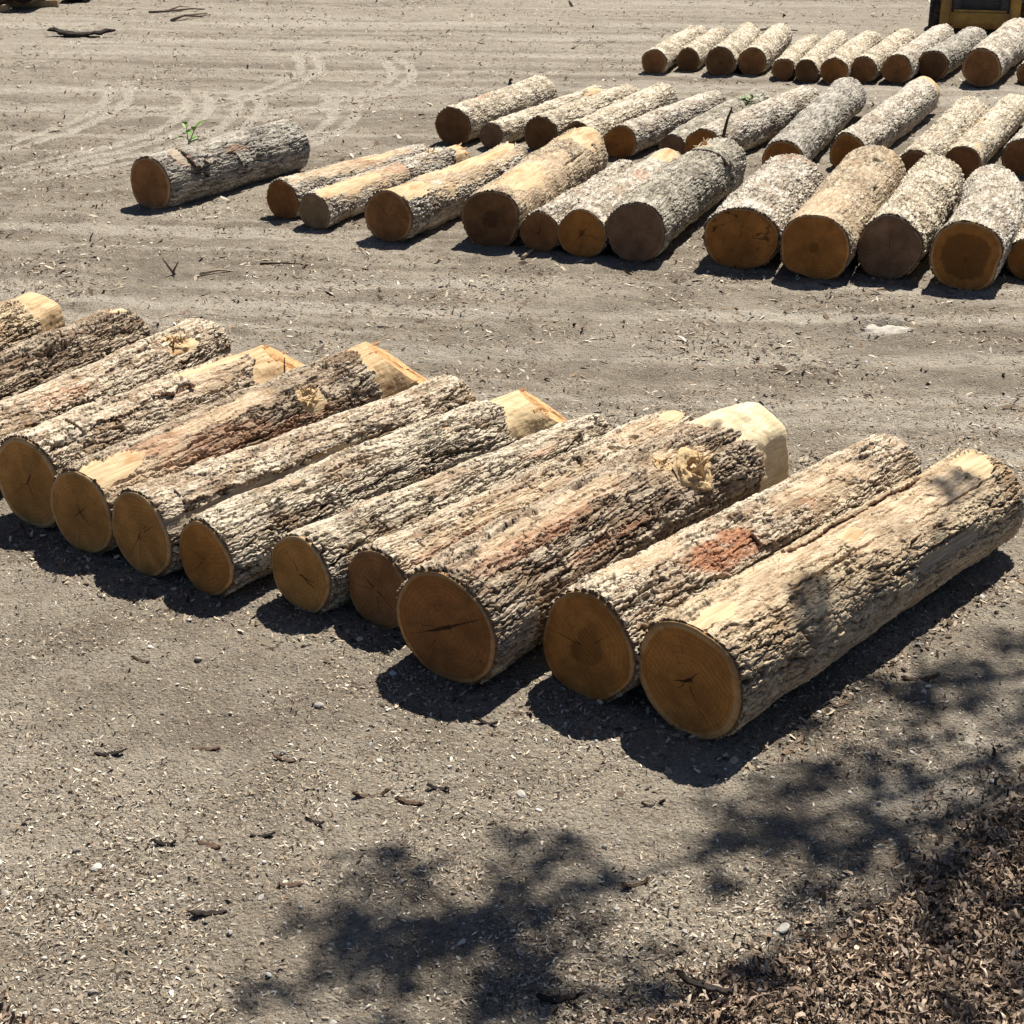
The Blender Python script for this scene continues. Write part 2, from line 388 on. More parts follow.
def build_ground():
    ny, nx = 1050, 900
    t = np.linspace(0, 1, ny)
    y = 3.4*(48/3.4)**t
    hw = .40*y+1.9
    s = np.linspace(-1, 1, nx)
    X = hw[:, None]*s[None, :]; Y = np.repeat(y[:, None], nx, 1)
    Z = gh(X, Y)
    lit = litter_amount(X, Y); arc = arc_mask(X, Y)
    stk = streak(X, Y)*sst(9.8, 11.2, Y)
    V = np.stack([X, Y, Z], -1).reshape(-1, 3)
    F = grid_faces(ny, nx)
    # the skirt that carries the same ground on to the horizon and behind the camera
    k = len(V)
    rim = np.concatenate([np.arange(nx), np.arange(1, ny)*nx+nx-1, (ny-1)*nx+np.arange(nx-2, -1, -1), np.arange(ny-2, 0, -1)*nx])
    P = V[rim].copy(); cen = np.array([0, 20, 0.]); D = P-cen; D /= np.linalg.norm(D, axis=1)[:, None]
    P2 = P+D*4; P2[:, 2] = 0; P3 = cen+D*900; P3[:, 2] = 0
    n = len(rim); V = np.vstack([V, P2, P3])
    i = np.arange(n); j = (i+1) % n
    F = np.vstack([F, np.stack([rim[i], k+i, k+j, rim[j]], -1), np.stack([k+i, k+n+i, k+n+j, k+j], -1)])
    A = np.zeros((len(V), 4)); A[:k, 0] = lit.ravel(); pale = np.maximum(1.05*arc, lane_mask(X, Y)[0]*.75)
    for (cx, cy, ax_, ay_, st_) in ((3.1, 12.80, .26, .13, 1.6), (2.52, 10.40, .22, .10, 1.3), (3.5, 10.62, .5, .14, .9), (1.9, 5.95, .42, .16, 1.2), (2.2, 6.4, .4, .14, .9), (-2.2, 11.9, .8, .25, .6), (.9, 12.6, 1.2, .16, .6), (-.6, 12.2, .6, .15, .7)):
        pale = np.maximum(pale, st_*np.exp(-((X-cx)/ax_)**2-((Y-cy)/ay_)**2)*(.7+.5*perlin(X*9, Y*9, 77)))
    A[:k, 1] = np.clip(pale, 0, 1.3).ravel(); A[:k, 2] = np.clip(.5+.5*stk, 0, 1).ravel(); A[k:, 2] = .5; A[:, 3] = 1
    m, nt, b = new_mat('dirt_yard', .95, .1); g = NT(nt); o = g.obj(); s3 = g.sep(g.attr('zone'))
    py = g.xyz(o)[1]
    big = g.noise(o, .45, 4, .6); mid = g.noise(o, 2.4, 4, .6); fine = g.noise(o, 28, 4, .7); grain = g.noise(o, 110, 3, .65)
    broad = g.noise(o, 1.1, 5, .65); lump = g.noise(g.vscale(o, (.7, 1, 1)), 6.5, 6, .75)
    c = g.mix(g.ramp(mid, .3, .7), (.178, .149, .114), (.262, .226, .178))
    c = g.mix(g.math('MULTIPLY', g.ramp(g.math('ADD', g.math('MULTIPLY', big, .55), g.math('MULTIPLY', broad, .45)), .45, .60), .75), c, (.365, .320, .255))
    c = g.mix(g.math('MULTIPLY', g.ramp(broad, .46, .34), .5), c, (.135, .11, .086))
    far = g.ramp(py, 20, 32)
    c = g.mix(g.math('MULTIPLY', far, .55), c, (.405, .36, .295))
    sk = g.math('ADD', s3[2], g.math('MULTIPLY', g.math('SUBTRACT', lump, .5), .55))
    c = g.mix(g.math('MULTIPLY', g.ramp(sk, .54, .74), .75), c, (.44, .395, .325))
    c = g.mix(g.math('MULTIPLY', g.ramp(sk, .46, .26), .65), c, (.17, .142, .112))
    c = g.mix(g.math('MULTIPLY', g.ramp(lump, .54, .70), .55), c, (.15, .123, .096))
    c = g.mix(g.math('MULTIPLY', s3[1], g.math('ADD', .35, g.math('MULTIPLY', lump, .7))), c, (.50, .455, .38))
    # crumbs of wood, bark and grit pressed into the dirt
    for sc, th, cc, am in ((46, .55, (.44, .36, .26), .7), (75, .60, (.09, .065, .045), .8), (120, .58, (.50, .43, .33), .65), (30, .66, (.16, .11, .075), .7)):
        rc = g.sep(g.voro(g.vscale(o, (1, 1.6, 1), (sc, 0, 0)), sc, out='Color'))
        dd = g.voro(g.vscale(o, (1, 1.6, 1), (sc, 0, 0)), sc)
        mk = g.math('MULTIPLY', g.math('GREATER_THAN', rc[0], th), g.ramp(dd, .50, .36))
        c = g.mix(g.math('MULTIPLY', mk, g.math('MULTIPLY', rc[1], am)), c, cc)
    c = g.mix(g.math('MULTIPLY', g.ramp(fine, .5, .72), .45), c, (.14, .11, .085))
    c = g.mix(g.math('MULTIPLY', s3[0], .8), c, g.mix(fine, (.07, .05, .035), (.17, .12, .08)))
    g.put(b.inputs['Base Color'], c)
    hh = g.math('ADD', g.math('MULTIPLY', fine, 1.0), g.math('MULTIPLY', grain, .45))
    hh = g.math('ADD', hh, g.math('MULTIPLY', g.voro(o, 55), -.35))
    g.put(b.inputs['Normal'], g.bump(hh, 1.0, .032))
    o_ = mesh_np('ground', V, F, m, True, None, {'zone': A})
    tag(o_, kind='structure')
build_ground()

# scatter -----------------------------------------------------------------
def rotmats(yaw, pitch, roll):
    cy, sy = np.cos(yaw), np.sin(yaw); cp, sp = np.cos(pitch), np.sin(pitch); cr, sr = np.cos(roll), np.sin(roll)
    z = np.zeros_like(yaw); o = np.ones_like(yaw)
    Rz = np.stack([cy, -sy, z, sy, cy, z, z, z, o], -1).reshape(-1, 3, 3)
    Rx = np.stack([o, z, z, z, cp, -sp, z, sp, cp], -1).reshape(-1, 3, 3)
    Ry = np.stack([cr, z, sr, z, o, z, -sr, z, cr], -1).reshape(-1, 3, 3)
    return Rz @ Rx @ Ry

def strips(name, xy, ln, wd, bend, curl, tint, lift, mat, tilt=.35, nl=3, nw=2, taper=.5, smooth=True):
    """many small curled strips (chips, leaves) in one mesh"""
    N = len(xy)
    a = np.linspace(-.5, .5, nl); b = np.linspace(-.5, .5, nw)
    U, W = np.meshgrid(a, b, indexing='ij'); U = U.ravel(); W = W.ravel()
    prof = 1-taper*(2*np.abs(U))**2
    X = W[None]*prof[None]*wd[:, None]; Y = U[None]*ln[:, None]
    Z = bend[:, None]*(U[None]**2)*ln[:, None] + curl[:, None]*(W[None]**2)*wd[:, None]*4
    X = X + .25*bend[:, None]*np.sin(U[None]*5)*wd[:, None]
    P = np.stack([X, Y, Z], -1); P[..., :2] += rng.normal(0, .16, P[..., :2].shape)*wd[:, None, None]
    M = rotmats(rng.uniform(0, 2*PI, N), rng.normal(0, tilt, N), rng.normal(0, tilt, N))
    P = np.einsum('nij,nvj->nvi', M, P)
    base = np.stack([xy[:, 0], xy[:, 1], gh(xy[:, 0], xy[:, 1])+lift], -1)
    P[..., 2] -= P[..., 2].min(1, keepdims=True)*.75
    P = P+base[:, None]
    f = grid_faces(nl, nw); k = nl*nw
    F = (f[None]+np.arange(N)[:, None, None]*k).reshape(-1, 4)
    T = np.repeat(np.c_[tint, np.ones(N)][:, None], k, 1).reshape(-1, 4)
    return mesh_np(name, P.reshape(-1, 3), F, mat, smooth, None, {'tint': T})

def scatter_xy(n, y0, y1, power=1.0, margin=.5):
    y = y0*(y1/y0)**(rng.random(n)**power)
    hw = .33*y+.35+margin
    return np.c_[rng.uniform(-1, 1, n)*hw, y]

def pal(n, cols, w, j=.18):
    cols = np.array(cols); i = rng.choice(len(cols), n, p=np.array(w)/sum(w))
    return np.clip(cols[i]*rng.normal(1, j, (n, 1)), .01, .9)

M_CHIP = attr_mat('wood_chip', .9); M_LEAF = attr_mat('dry_leaf', .8, .4, 90); M_STONE = attr_mat('stone', .85, .3, 40)
n = 190000
xy = scatter_xy(n, 4.2, 11.0, 1.1)
cl = .32+1.5*fbm(xy[:, 0]*.9, xy[:, 1]*.9, 71, oct=3)
keep = rng.random(n) < np.clip(cl, .10, 1); xy = xy[keep]; n = len(xy)
sz = np.clip(np.exp(rng.normal(-.1, .45, n)), 0, 1.8)
strips('wood_chips', xy, .0150*sz, .0042*sz*rng.uniform(.4, 1.6, n), rng.normal(0, .25, n), rng.normal(0, .15, n),
       pal(n, [(.46, .38, .28), (.28, .20, .13), (.09, .065, .045), (.68, .60, .48), (.38, .33, .27)], [5, 3, 5, 4.5, 3]), 0.001, M_CHIP, .38, 3, 2, .25)
tag(bpy.data.objects['wood_chips'], 'fine wood chips and bark crumbs strewn over the dirt', kind='stuff')
cent = []
for (fx, fy, az_, ln_) in ((-2.9, 8.9, .6, 2.1), (-2.5, 8.55, .6, 2.6), (-2.1, 8.25, .68, 2.7), (-1.7, 8.0, .68, 2.8), (-1.14, 7.8, .7, 2.6), (-.7, 7.6, .69, 2.8), (-.33, 7.03, .65, 3), (.37, 6.87, .7, 3), (.83, 6.52, .73, 2.9)):
    cent.append(np.c_[fx+rng.normal(0, .22, 200), fy-.12+rng.normal(0, .16, 200)])
tt_ = rng.random(900)*2.9; cent.append(np.c_[.83+math.sin(.73)*tt_+math.cos(.73)*(.3+np.abs(rng.normal(0, .14, 900))), 6.52+math.cos(.73)*tt_-math.sin(.73)*(.3+np.abs(rng.normal(0, .14, 900)))])
xy = np.concatenate(cent); n = len(xy); sz = np.clip(np.exp(rng.normal(.1, .5, n)), 0, 2.6)
strips('butt_chips', xy, .019*sz, .0075*sz*rng.uniform(.4, 1.5, n), rng.normal(0, .3, n), rng.normal(0, .2, n), pal(n, [(.46, .37, .26), (.24, .165, .11), (.09, .063, .045), (.60, .50, .37)], [3, 4, 5, 2]), .001, M_CHIP, .4, 3, 2, .3)
tag(bpy.data.objects['butt_chips'], 'bark and saw chips gathered round the butts of the near logs', kind='stuff')
n = 170000
xy = scatter_xy(n, 9.6, 40, 1.25); cl = .45+1.3*fbm(xy[:, 0]*.8, xy[:, 1]*.8, 72, oct=3)
keep = rng.random(n) < np.clip(cl, .06, 1); xy = xy[keep]; n = len(xy); sz = np.exp(rng.normal(0, .5, n))
strips('bark_crumbs', xy, .026*sz*(xy[:, 1]/14)**.5, .0075*sz*(xy[:, 1]/14)**.5, rng.normal(0, .25, n), rng.normal(0, .15, n),
       pal(n, [(.42, .35, .26), (.28, .20, .13), (.12, .085, .06), (.58, .52, .42)], [4, 4, 5, 3]), 0.001, M_CHIP, .3)
tag(bpy.data.objects['bark_crumbs'], 'bark crumbs strewn over the packed lanes and the far yard', kind='stuff')

# leaf litter bank
n = 190000
xy = np.c_[rng.uniform(-2.6, 4.2, n), rng.uniform(4.0, 8.2, n)]
la = litter_amount(xy[:, 0], xy[:, 1]); keep = rng.random(n) < la**1.3; xy = xy[keep]; n = len(xy); la = la[keep]
sz = np.clip(np.exp(rng.normal(0, .42, n)), 0, 1.6)
strips('leaf_litter', xy, .035*sz, .0080*sz*rng.uniform(.5, 1.5, n), rng.normal(0, .9, n), rng.normal(0, .6, n),
       pal(n, [(.30, .215, .15), (.42, .325, .24), (.175, .12, .082), (.07, .048, .035), (.55, .45, .35), (.26, .20, .16)], [5, 3.5, 5, 5, 1.3, 1.5]),
       rng.random(n)*.022*la, M_LEAF, .5, 5, 2, .6)
tag(bpy.data.objects['leaf_litter'], 'bank of dry curled brown leaves and shredded bark at the edge of the yard', kind='stuff')
# stray leaves in front of the bank
def stones_np(xy, size, tint, name, lift=.0, flat=.6):
    ico = bmesh.new(); bmesh.ops.create_icosphere(ico, subdivisions=2, radius=1)
    v = np.array([x.co[:] for x in ico.verts]); f = np.array([[q.index for q in t.verts] for t in ico.faces]); ico.free()
    N = len(xy); P = v[None]*np.ones((N, 1, 1))
    for k in range(5):
        d = rng.normal(size=(N, 3)); d /= np.linalg.norm(d, axis=1)[:, None]; off = rng.uniform(.45, .85, N)
        dd = np.einsum('nvi,ni->nv', P, d)-off[:, None]; P = P-np.maximum(dd, 0)[..., None]*d[:, None]
    P = P*np.stack([rng.uniform(.7, 1.4, N), rng.uniform(.7, 1.2, N), np.full(N, flat)*rng.uniform(.7, 1.2, N)], -1)[:, None]
    P = np.einsum('nij,nvj->nvi', rotmats(rng.uniform(0, 6.28, N), rng.normal(0, .3, N), rng.normal(0, .3, N)), P)*size[:, None, None]
    P = P+np.stack([xy[:, 0], xy[:, 1], gh(xy[:, 0], xy[:, 1])+size*.2+lift], -1)[:, None]
    F = (f[None]+np.arange(N)[:, None, None]*len(v)).reshape(-1, 3)
    T = np.repeat(np.c_[tint, np.ones(N)][:, None], len(v), 1).reshape(-1, 4)
    return P.reshape(-1, 3), F, T
n = 9000
xy = scatter_xy(n, 4.3, 13, .95); s_ = .0045*np.exp(rng.normal(0, .5, n))
V, F, T = stones_np(xy, s_, pal(n, [(.45, .42, .37), (.34, .31, .27), (.58, .55, .50)], [4, 4, 2]), 'gravel')
g_ = mesh_np('gravel', V, None, M_STONE, False, None, {'tint': T}, F); tag(g_, 'small grey grit scattered in the dirt', kind='stuff')

STONES = [(.04, 5.99, .032, 'white stone lying alone on the dirt in front of the logs'), (-1.72, 5.47, .034, 'pale stone beside a dark bark crumb at the lower left'),
          (2.13, 7.38, .03, 'white stone near the shadow along the nearest log'), (1.06, 5.06, .036, 'pale stone in the dappled shade below the nearest log'),
          (1.99, 7.69, .022, 'small white pebble at the shadow edge beside the nearest log'), (.43, 7.82, .03, 'pale stone in the gap between two log butts'),
          (-.94, 6.75, .04, 'grey stone in the shadow under the end of a log'), (.92, 4.66, .035, 'pale stone half hidden among the brown leaves')]
for (x, y, s, lb) in STONES:
    s = s*.75
    V, F, T = stones_np(np.array([[0., 0.]]), np.array([s]), pal(1, [(.50, .47, .42)], [1], .1), 'stone')
    V = V-np.array([0, 0, gh(np.array([0.]), np.array([0.]))[0]])
    o = mesh_np('stone', V, None, M_STONE, False, None, {'tint': T}, F); o.location = (x, y, float(gh(np.array([x]), np.array([y]))[0]))
    tag(o, lb, 'stone', 'pale stones on the dirt')

# ------------------------------------------------------------------ logs
def phis(n):
    """angles, denser on the upper side than on the side that lies on the ground"""
    t = np.linspace(0, 2*PI, 4001); w = np.where((np.cos(t-R_(50)) > -.35), 1.0, .3)
    c = np.concatenate([[0], np.cumsum((w[1:]+w[:-1])/2)]); c /= c[-1]
    return np.interp(np.arange(n)/n, c, t)

def bark_height(ph, y, R, style, seed):
    cw = 2*PI*R; t = ph/(2*PI)
    def cells(w): return max(3, int(round(cw/w)))
    if style == 'furrow':  w1, l1, w2, l2, a1, a2, a3 = .052, .42, .020, .11, .018, .0050, .0030
    elif style == 'ridge': w1, l1, w2, l2, a1, a2, a3 = .058, .44, .022, .11, .028, .0060, .0035
    elif style == 'plate': w1, l1, w2, l2, a1, a2, a3 = .050, .20, .021, .062, .015, .0065, .0032
    elif style == 'scaly': w1, l1, w2, l2, a1, a2, a3 = .050, .24, .022, .075, .013, .011, .010
    else:                  w1, l1, w2, l2, a1, a2, a3 = .060, .26, .026, .085, .008, .008, .009   # smooth
    n1 = cells(w1); n2 = cells(w2); nb = cells(.12); nw = cells(.03)
    wx = .16*perlin(t*nb, y/.16, seed+1, nb)*.12/w1 + .30*perlin(t*nw, y/.035, seed+11, nw); wy = .4*perlin(t*nb, y/.09, seed+2, nb) + .25*perlin(t*nw, y/.03, seed+12, nw)
    f1, f2, rid, ox, oy = worley(t*n1+wx, y/l1+wy, seed+3, n1)
    e = f2-f1
    p1 = sst(.0, .13 if style in ('furrow', 'ridge', 'plate') else .24, e)
    nz = perlin(t*n2, y/(l2*.8), seed+4, n2)
    g1, g2, rid2, qx, qy = worley(t*n2+wx*1.2+.3*nz, y/l2+wy*2, seed+5, n2)
    p2 = sst(.0, .16 if style in ('furrow', 'ridge', 'plate') else .26, g2-g1)
    rr = (rid2*7.31) % 1; r3 = (rid*5.17) % 1
    fine = fbm(t*cells(.02), y/.045, seed+6, cells(.02), 3)
    rough = np.abs(fbm(t*cells(.011), y/.02, seed+7, cells(.011), 2))
    dis = np.clip(.85+.95*fbm(t*cells(.25), y/.45, seed+8, cells(.25), 3), .25, 1.6)
    h = a1*p1*(.6+.4*rid) + a2*p2*(.35+.65*rid2)*(.35+.65*p1) + a3*fine - .5*a3*rough
    h = h + a1*.5*(oy*(rid-.4)+ox*(r3-.5)) + a2*1.3*(qy*(rid2-.35)+qx*(rr-.5))*p2      # plates lift at one side
    if style in ('furrow', 'ridge', 'plate'):
        nf = cells(.034 if style != 'plate' else .05)
        fs = 1-sst(.02, .19, np.abs(perlin(t*nf+wx*.8, y/.42+wy*.25, seed+14, nf)))
        fs = fs*np.clip(.75+perlin(t*nf, y/.12, seed+15, nf), 0, 1)
        nf2 = cells(.019); f2_ = 1-sst(.02, .16, np.abs(perlin(t*nf2+wx*1.2, y/.22+wy*.4, seed+16, nf2)))
        fs = np.maximum(fs, .6*f2_*np.clip(.4+1.3*perlin(t*nf2, y/.2, seed+17, nf2), 0, 1))
        ng = cells(.10); gsh = (1-sst(.02, .10, np.abs(perlin(t*ng+wx*.5, y/.55+wy*.2, seed+18, ng))))*sst(.0, .3, perlin(t*ng*2, y/.4, seed+19, ng*2)+.1)
        fs = np.maximum(fs, gsh)
        h = h-a1*.9*fs-.028*gsh
    else:
        nf = cells(.045)
        fs = (1-sst(0, .13, np.abs(perlin(t*nf+wx, y/.22+wy*.4, seed+14, nf))))*np.clip(.3+1.6*perlin(t*nf, y/.14, seed+15, nf), 0, 1)
        h = h-a1*.7*fs
    h = h*dis*(.85+.55*((seed*.6180339) % 1))
    fissure_tone = np.clip((1-p1)*.9+(1-p2)*.55*(rr > .45)+.8*fs, 0, 1)*np.clip(dis, 0, 1)
    return h, .5*rid+.5*rid2, fissure_tone

FACES = {  # heart, sap
 'golden': ((.58, .285, .085), (.74, .50, .26)), 'orange': ((.54, .235, .062), (.70, .44, .20)), 'brown': ((.40, .19, .075), (.58, .37, .19)),
 'grey': ((.33, .20, .12), (.50, .36, .23)), 'dark': ((.26, .135, .06), (.50, .32, .17)), 'tan': ((.36, .25, .14), (.47, .35, .22)), 'red': ((.40, .17, .055), (.60, .37, .17)),
 'black': ((.03, .022, .018), (.06, .045, .03))}

LOGN = [0]
def make_log(x, y, az, R1, R2, L, label, group, style='furrow', mat='front', face='golden', res=(250, 300), seed=None, ax=1.0, azs=1.0,
             peel=0., patches=(), cut=(0, 0, 1), hewn=None, knots=(), flaps=(), z0=0., face_kw=None, bow=0., lobes=.02, fell=False):
    LOGN[0] += 1; seed = seed or LOGN[0]*101
    rs = np.random.default_rng(seed)
    sink = -.012; wob = 1.5 if style in ('furrow', 'ridge', 'plate') else 2.3
    bow = bow+np.random.default_rng(seed+5).normal(0, .022)
    root = empty('log', (x, y, z0+sink), -az)
    tag(root, label, 'log', group)
    lob = [(k, rs.normal(0, 1.4*lobes/k**.7), rs.uniform(0, 6.28)) for k in (2, 3, 4, 5)]
    lump = rs.integers(0, 999)
    def wood_r(ph, yy):
        t = np.clip(yy/L, -.1, 1.1)
        R = R1+(R2-R1)*t
        s = 1.0
        for k, a, p in lob: s = s + a*np.cos(k*ph+p+.5*t*k*(.5-rs_tw))
        s = s + wob*(.03*perlin(ph/(2*PI)*5, yy/.5, lump, 5) + .012*perlin(ph/(2*PI)*12, yy/.2, lump+1, 12))
        return R*s
    rs_tw = rs.uniform(0, 1)
    def place(ph, yy, r):
        t = np.clip(yy/L, -.1, 1.1); R = R1+(R2-R1)*t
        return np.stack([r*np.cos(ph)*ax + bow*np.sin(PI*t), yy, R*azs+r*np.sin(ph)*azs], -1)
    def uend(ph, Rr):       # a tilted far cut: nr, nz, na
        nr, nz, na = cut
        return L-(nr*Rr*np.cos(ph)+nz*Rr*(np.sin(ph)-1))/na
    nphi, nu = res
    ph = phis(nphi)
    hz = 0
    ub = np.full(nphi, 0.)
    end = uend(ph, R2)
    if hewn:      # the bark stops short of the hewn butt with a ragged edge
        jag = .06*fbm(ph/(2*PI)*7, 0*ph+3.3, seed+50, 7, 3) + .02*perlin(ph/(2*PI)*40, 0*ph, seed+51, 40)
        end_b = np.minimum(L-hewn['len']+jag*2.4+hewn.get('slant', 0)*np.sin(ph)+.35*(end-L), end-.03)
    else: end_b = end
    tt = np.linspace(0, 1, nu)
    PH = np.repeat(ph[None], nu, 0); YY = tt[:, None]*end_b[None]
    h, rid, fissure_tone = bark_height(PH, YY, R1, style, seed)
    bare = np.zeros_like(h); red = np.zeros_like(h); grey = np.zeros_like(h); tan = np.zeros_like(h)
    nb = 8
    jit = .9*fbm(PH/(2*PI)*20, YY/.16, seed+20, 20, 4, .6)+.9*fbm(PH/(2*PI)*nb, YY/.35, seed+21, nb, 3)
    if peel:
        pn = fbm(PH/(2*PI)*4, YY/.7, seed+22, 4, 4, .55)
        bare = np.maximum(bare, sst(.02, .05, pn-(.42-.6*peel)))
    for (kind, u, pd, du, dpd) in patches:
        dphi = (PH-R_(pd)+PI) % (2*PI)-PI
        q = 1-np.sqrt(((YY-u)/du)**2+(dphi/R_(dpd))**2)+.55*jit
        if kind == 'bare': bare = np.maximum(bare, sst(0, .06, q))
        elif kind == 'grey': grey = np.maximum(grey, sst(0, .05, q))
        elif kind == 'tan': tan = np.maximum(tan, sst(-.05, .25, q))
        elif kind in ('red', 'scar'): red = np.maximum(red, sst(-.1, .35, q)*(.9 if kind == 'scar' else .42))
        elif kind == 'crack': h = h-.035*sst(0, .5, 1-np.sqrt(((YY-u)/du)**2+((dphi+.03*perlin(YY*0+1, YY/.08, seed+30))/R_(dpd))**2))
    off = np.maximum(bare, grey)
    thick = {'furrow': .016, 'ridge': .026, 'plate': .011, 'scaly': .010, 'smooth': .006}[style]
    smooth_h = .0015*fbm(PH/(2*PI)*60, YY/.2, seed+23, 60, 3)
    h = h*(1-off*.93)+smooth_h*off
    h = h*(1-.35*red)*(1-.6*tan); fissure_tone = fissure_tone*(1-.7*tan)
    fissure_tone = fissure_tone*(1-off)*(1-.5*red)
    r = wood_r(PH, YY)+h
    P = place(PH, YY, r)
    # near end rim and far end cap
    V = P.reshape(-1, 3); F = grid_faces(nu, nphi, True); A = np.stack([bare, red, grey, rid], -1).reshape(-1, 4)
    k0 = len(V)
    inner0 = place(ph, 0*ph, wood_r(ph, 0*ph)*.90); inner1 = place(ph, end_b, wood_r(ph, end_b)*.90)
    c1 = np.array([[0, 0 if False else float(np.mean(end_b)), R2*azs]])
    c0 = np.array([[0, .0, R1*azs]])
    V = np.vstack([V, inner0, inner1, c0, c1]); A = np.vstack([A, np.tile([0, 0, 0, .3], (2*nphi+2, 1))]); FT = np.concatenate([fissure_tone.ravel(), np.zeros(2*nphi+2)]); TN = np.concatenate([tan.ravel(), np.zeros(2*nphi+2)])
    i = np.arange(nphi); j = (i+1) % nphi; last = (nu-1)*nphi
    Fr = np.vstack([np.stack([k0+i, k0+j, j, i], -1), np.stack([last+i, last+j, k0+nphi+j, k0+nphi+i], -1)])
    F3 = np.vstack([np.stack([np.full(nphi, k0+2*nphi), k0+j, k0+i], -1), np.stack([np.full(nphi, k0+2*nphi+1), k0+nphi+i, k0+nphi+j], -1)])
    nm = len(F); F = np.vstack([F, Fr])
    mi = np.concatenate([np.zeros(nm, int), np.ones(len(Fr), int), np.ones(len(F3), int)])
    mesh_np('bark', V, F, None, True, root, {'mask': A, 'fissure_tone': FT, 'tan': TN}, F3, [BARKS[mat], M_SECTION], mi)
    # near cut face
    fk = dict(face_kw or {}); heart, sap = FACES[face]; dim = .74 if style in ('furrow', 'ridge', 'plate') else .62; heart = tuple(dim*q for q in heart); sap = tuple(dim*1.08*q for q in sap)
    m = face_mat(seed % 977, heart, sap, R=R1, **fk)
    npf, nr = min(nphi, 160), 10
    pf = np.arange(npf)/npf*2*PI
    rimr = wood_r(pf, 0*pf)*(.985+.012*perlin(pf/(2*PI)*30, 0*pf, seed+70, 30))
    fr = np.linspace(0, 1, nr+1)[1:]
    Q = []
    for q in fr: Q.append(np.stack([rimr*q*np.cos(pf)*ax, -.012+.003*perlin(pf*2, 0*pf+q*3, seed+71), rimr*q*np.sin(pf)*azs], -1))
    Q.append(np.stack([rimr*np.cos(pf)*ax, .01+0*pf, rimr*np.sin(pf)*azs], -1))
    Q = np.concatenate(Q); Q = np.vstack([Q, [[0, -.012, 0]]])
    rd = np.concatenate([np.repeat(fr, npf), np.ones(npf), [0]])
    i = np.arange(npf); j = (i+1) % npf
    fo = mesh_np('cut_face', Q, grid_faces(nr+1, npf, True), m, True, root, {'rad': rd}, np.stack([np.full(npf, len(Q)-1), j, i], -1))
    fo.location = (0, 0, R1*azs)
    # hewn butt
    if hewn:
        nh, nuh = 140, 40
        p2 = np.arange(nh)/nh*2*PI
        e2 = uend(p2, R2); s2 = np.interp(np.append(p2, 0)[:-1], np.append(ph, 2*PI), np.append(end_b, end_b[0]))-.10
        t2 = np.linspace(0, 1, nuh); PH2 = np.repeat(p2[None], nuh, 0); Y2 = s2[None]+(e2-s2)[None]*t2[:, None]
        r2 = wood_r(PH2, Y2)*.975
        if 'planes' in hewn:
            pr = np.zeros_like(r2)
            for (a, d) in hewn['planes']:
                pr = pr+(np.maximum(np.cos(PH2-R_(a)), 0)/(d+.02*perlin(Y2*6+a, PH2*0, seed+62)))**18
            pr = pr**(-1/18)*(1-.10*sst(.86, 1, t2)[:, None]**2)
            mixf = sst(0, .25, t2)[:, None]
            r2 = r2*(1-mixf)+pr*mixf
        r2 = r2+(.014 if 'planes' not in hewn else .010)*fbm(PH2/(2*PI)*13, Y2/.35, seed+60, 13, 4)+.0025*perlin(PH2/(2*PI)*50, Y2/.03, seed+61, 50)
        if 'planes' in hewn:      # bites of the axe and saw
            sc1 = worley(PH2/(2*PI)*11, Y2/.10, seed+64, 11)[0]; r2 = r2-.012*sst(.7, .1, sc1)*hsh(np.floor(PH2*2).astype(int), np.floor(Y2*9).astype(int), 3)
        P2 = place(PH2, Y2, r2).reshape(-1, 3)
        mesh_np('hewn_butt', P2, grid_faces(nuh, nh, True), hewn.get('mat', M_HEWN), True, root)
        capv = [P2[-nh:]]; ce = P2[-nh:].mean(0)
        for q in (.66, .33): capv.append(ce+(P2[-nh:]-ce)*q+np.array([0, 1, 0])*rs.normal(0, .006, (nh, 1)))
        capv.append(ce[None]); capv = np.concatenate(capv); i = np.arange(nh); j = (i+1) % nh
        mesh_np('felling_cut', capv, grid_faces(3, nh, True)[:, ::-1], M_FELL if fell else M_HEWN, False, root, None, np.stack([np.full(nh, 3*nh), 2*nh+j, 2*nh+i], -1)[:, ::-1])
        if fell:      # pulled fibres along the broken end
            for k in range(9):
                a = R_(rs.uniform(-40, 170)); ii = int((a % (2*PI))/(2*PI)*nh) % nh; e0 = P2[-nh:][ii]*np.array([.96, 1, .98])
                ln = rs.uniform(.03, .11); d = np.array([rs.normal(0, .12), 1, rs.normal(.08, .12)])
                v, f, f3 = tube_np([e0-np.array([0, .05, 0]), e0+d*ln*.5, e0+d*ln], [.016, .010, .001], 5)
                mesh_np('splinter', v, f, M_FELL, False, root, None, f3)
    def on(u, pd, lift=0.):
        p = np.array([R_(pd)]); yy = np.array([u])
        return place(p, yy, wood_r(p, yy)+lift)[0]
    # knots: a swollen collar with a broken stub in it
    for (u, pd, s, kind) in knots:
        c = on(u, pd); nrm = np.array([math.cos(R_(pd)), 0, math.sin(R_(pd))]); tg = np.array([0, 1., 0]); bt = np.cross(nrm, tg)
        nn, mm = 36, 14
        th = np.arange(nn)/nn*2*PI; q = np.linspace(0, 1, mm)
        TH, Qq = np.meshgrid(th, q); prof = np.interp(Qq, [0, .25, .5, .72, .86, 1], [-.02, .18, .26, .24, -.15, -.3] if kind == 'ring' else [-.02, .14, .20, .16, -.18, -.32])
        rad = np.interp(Qq, [0, .25, .5, .72, .86, 1], [1, .86, .66, .5, .40, .05])*(1+.40*perlin(TH/(2*PI)*7, Qq*2, seed+80, 7)*(.3+.7*(1-Qq)))
        hh = (prof+.16*perlin(TH/(2*PI)*11, Qq*4, seed+81, 11)*(Qq > .2)+.12*perlin(TH/(2*PI)*23, Qq*7, seed+82, 23)*(Qq > .1))*s
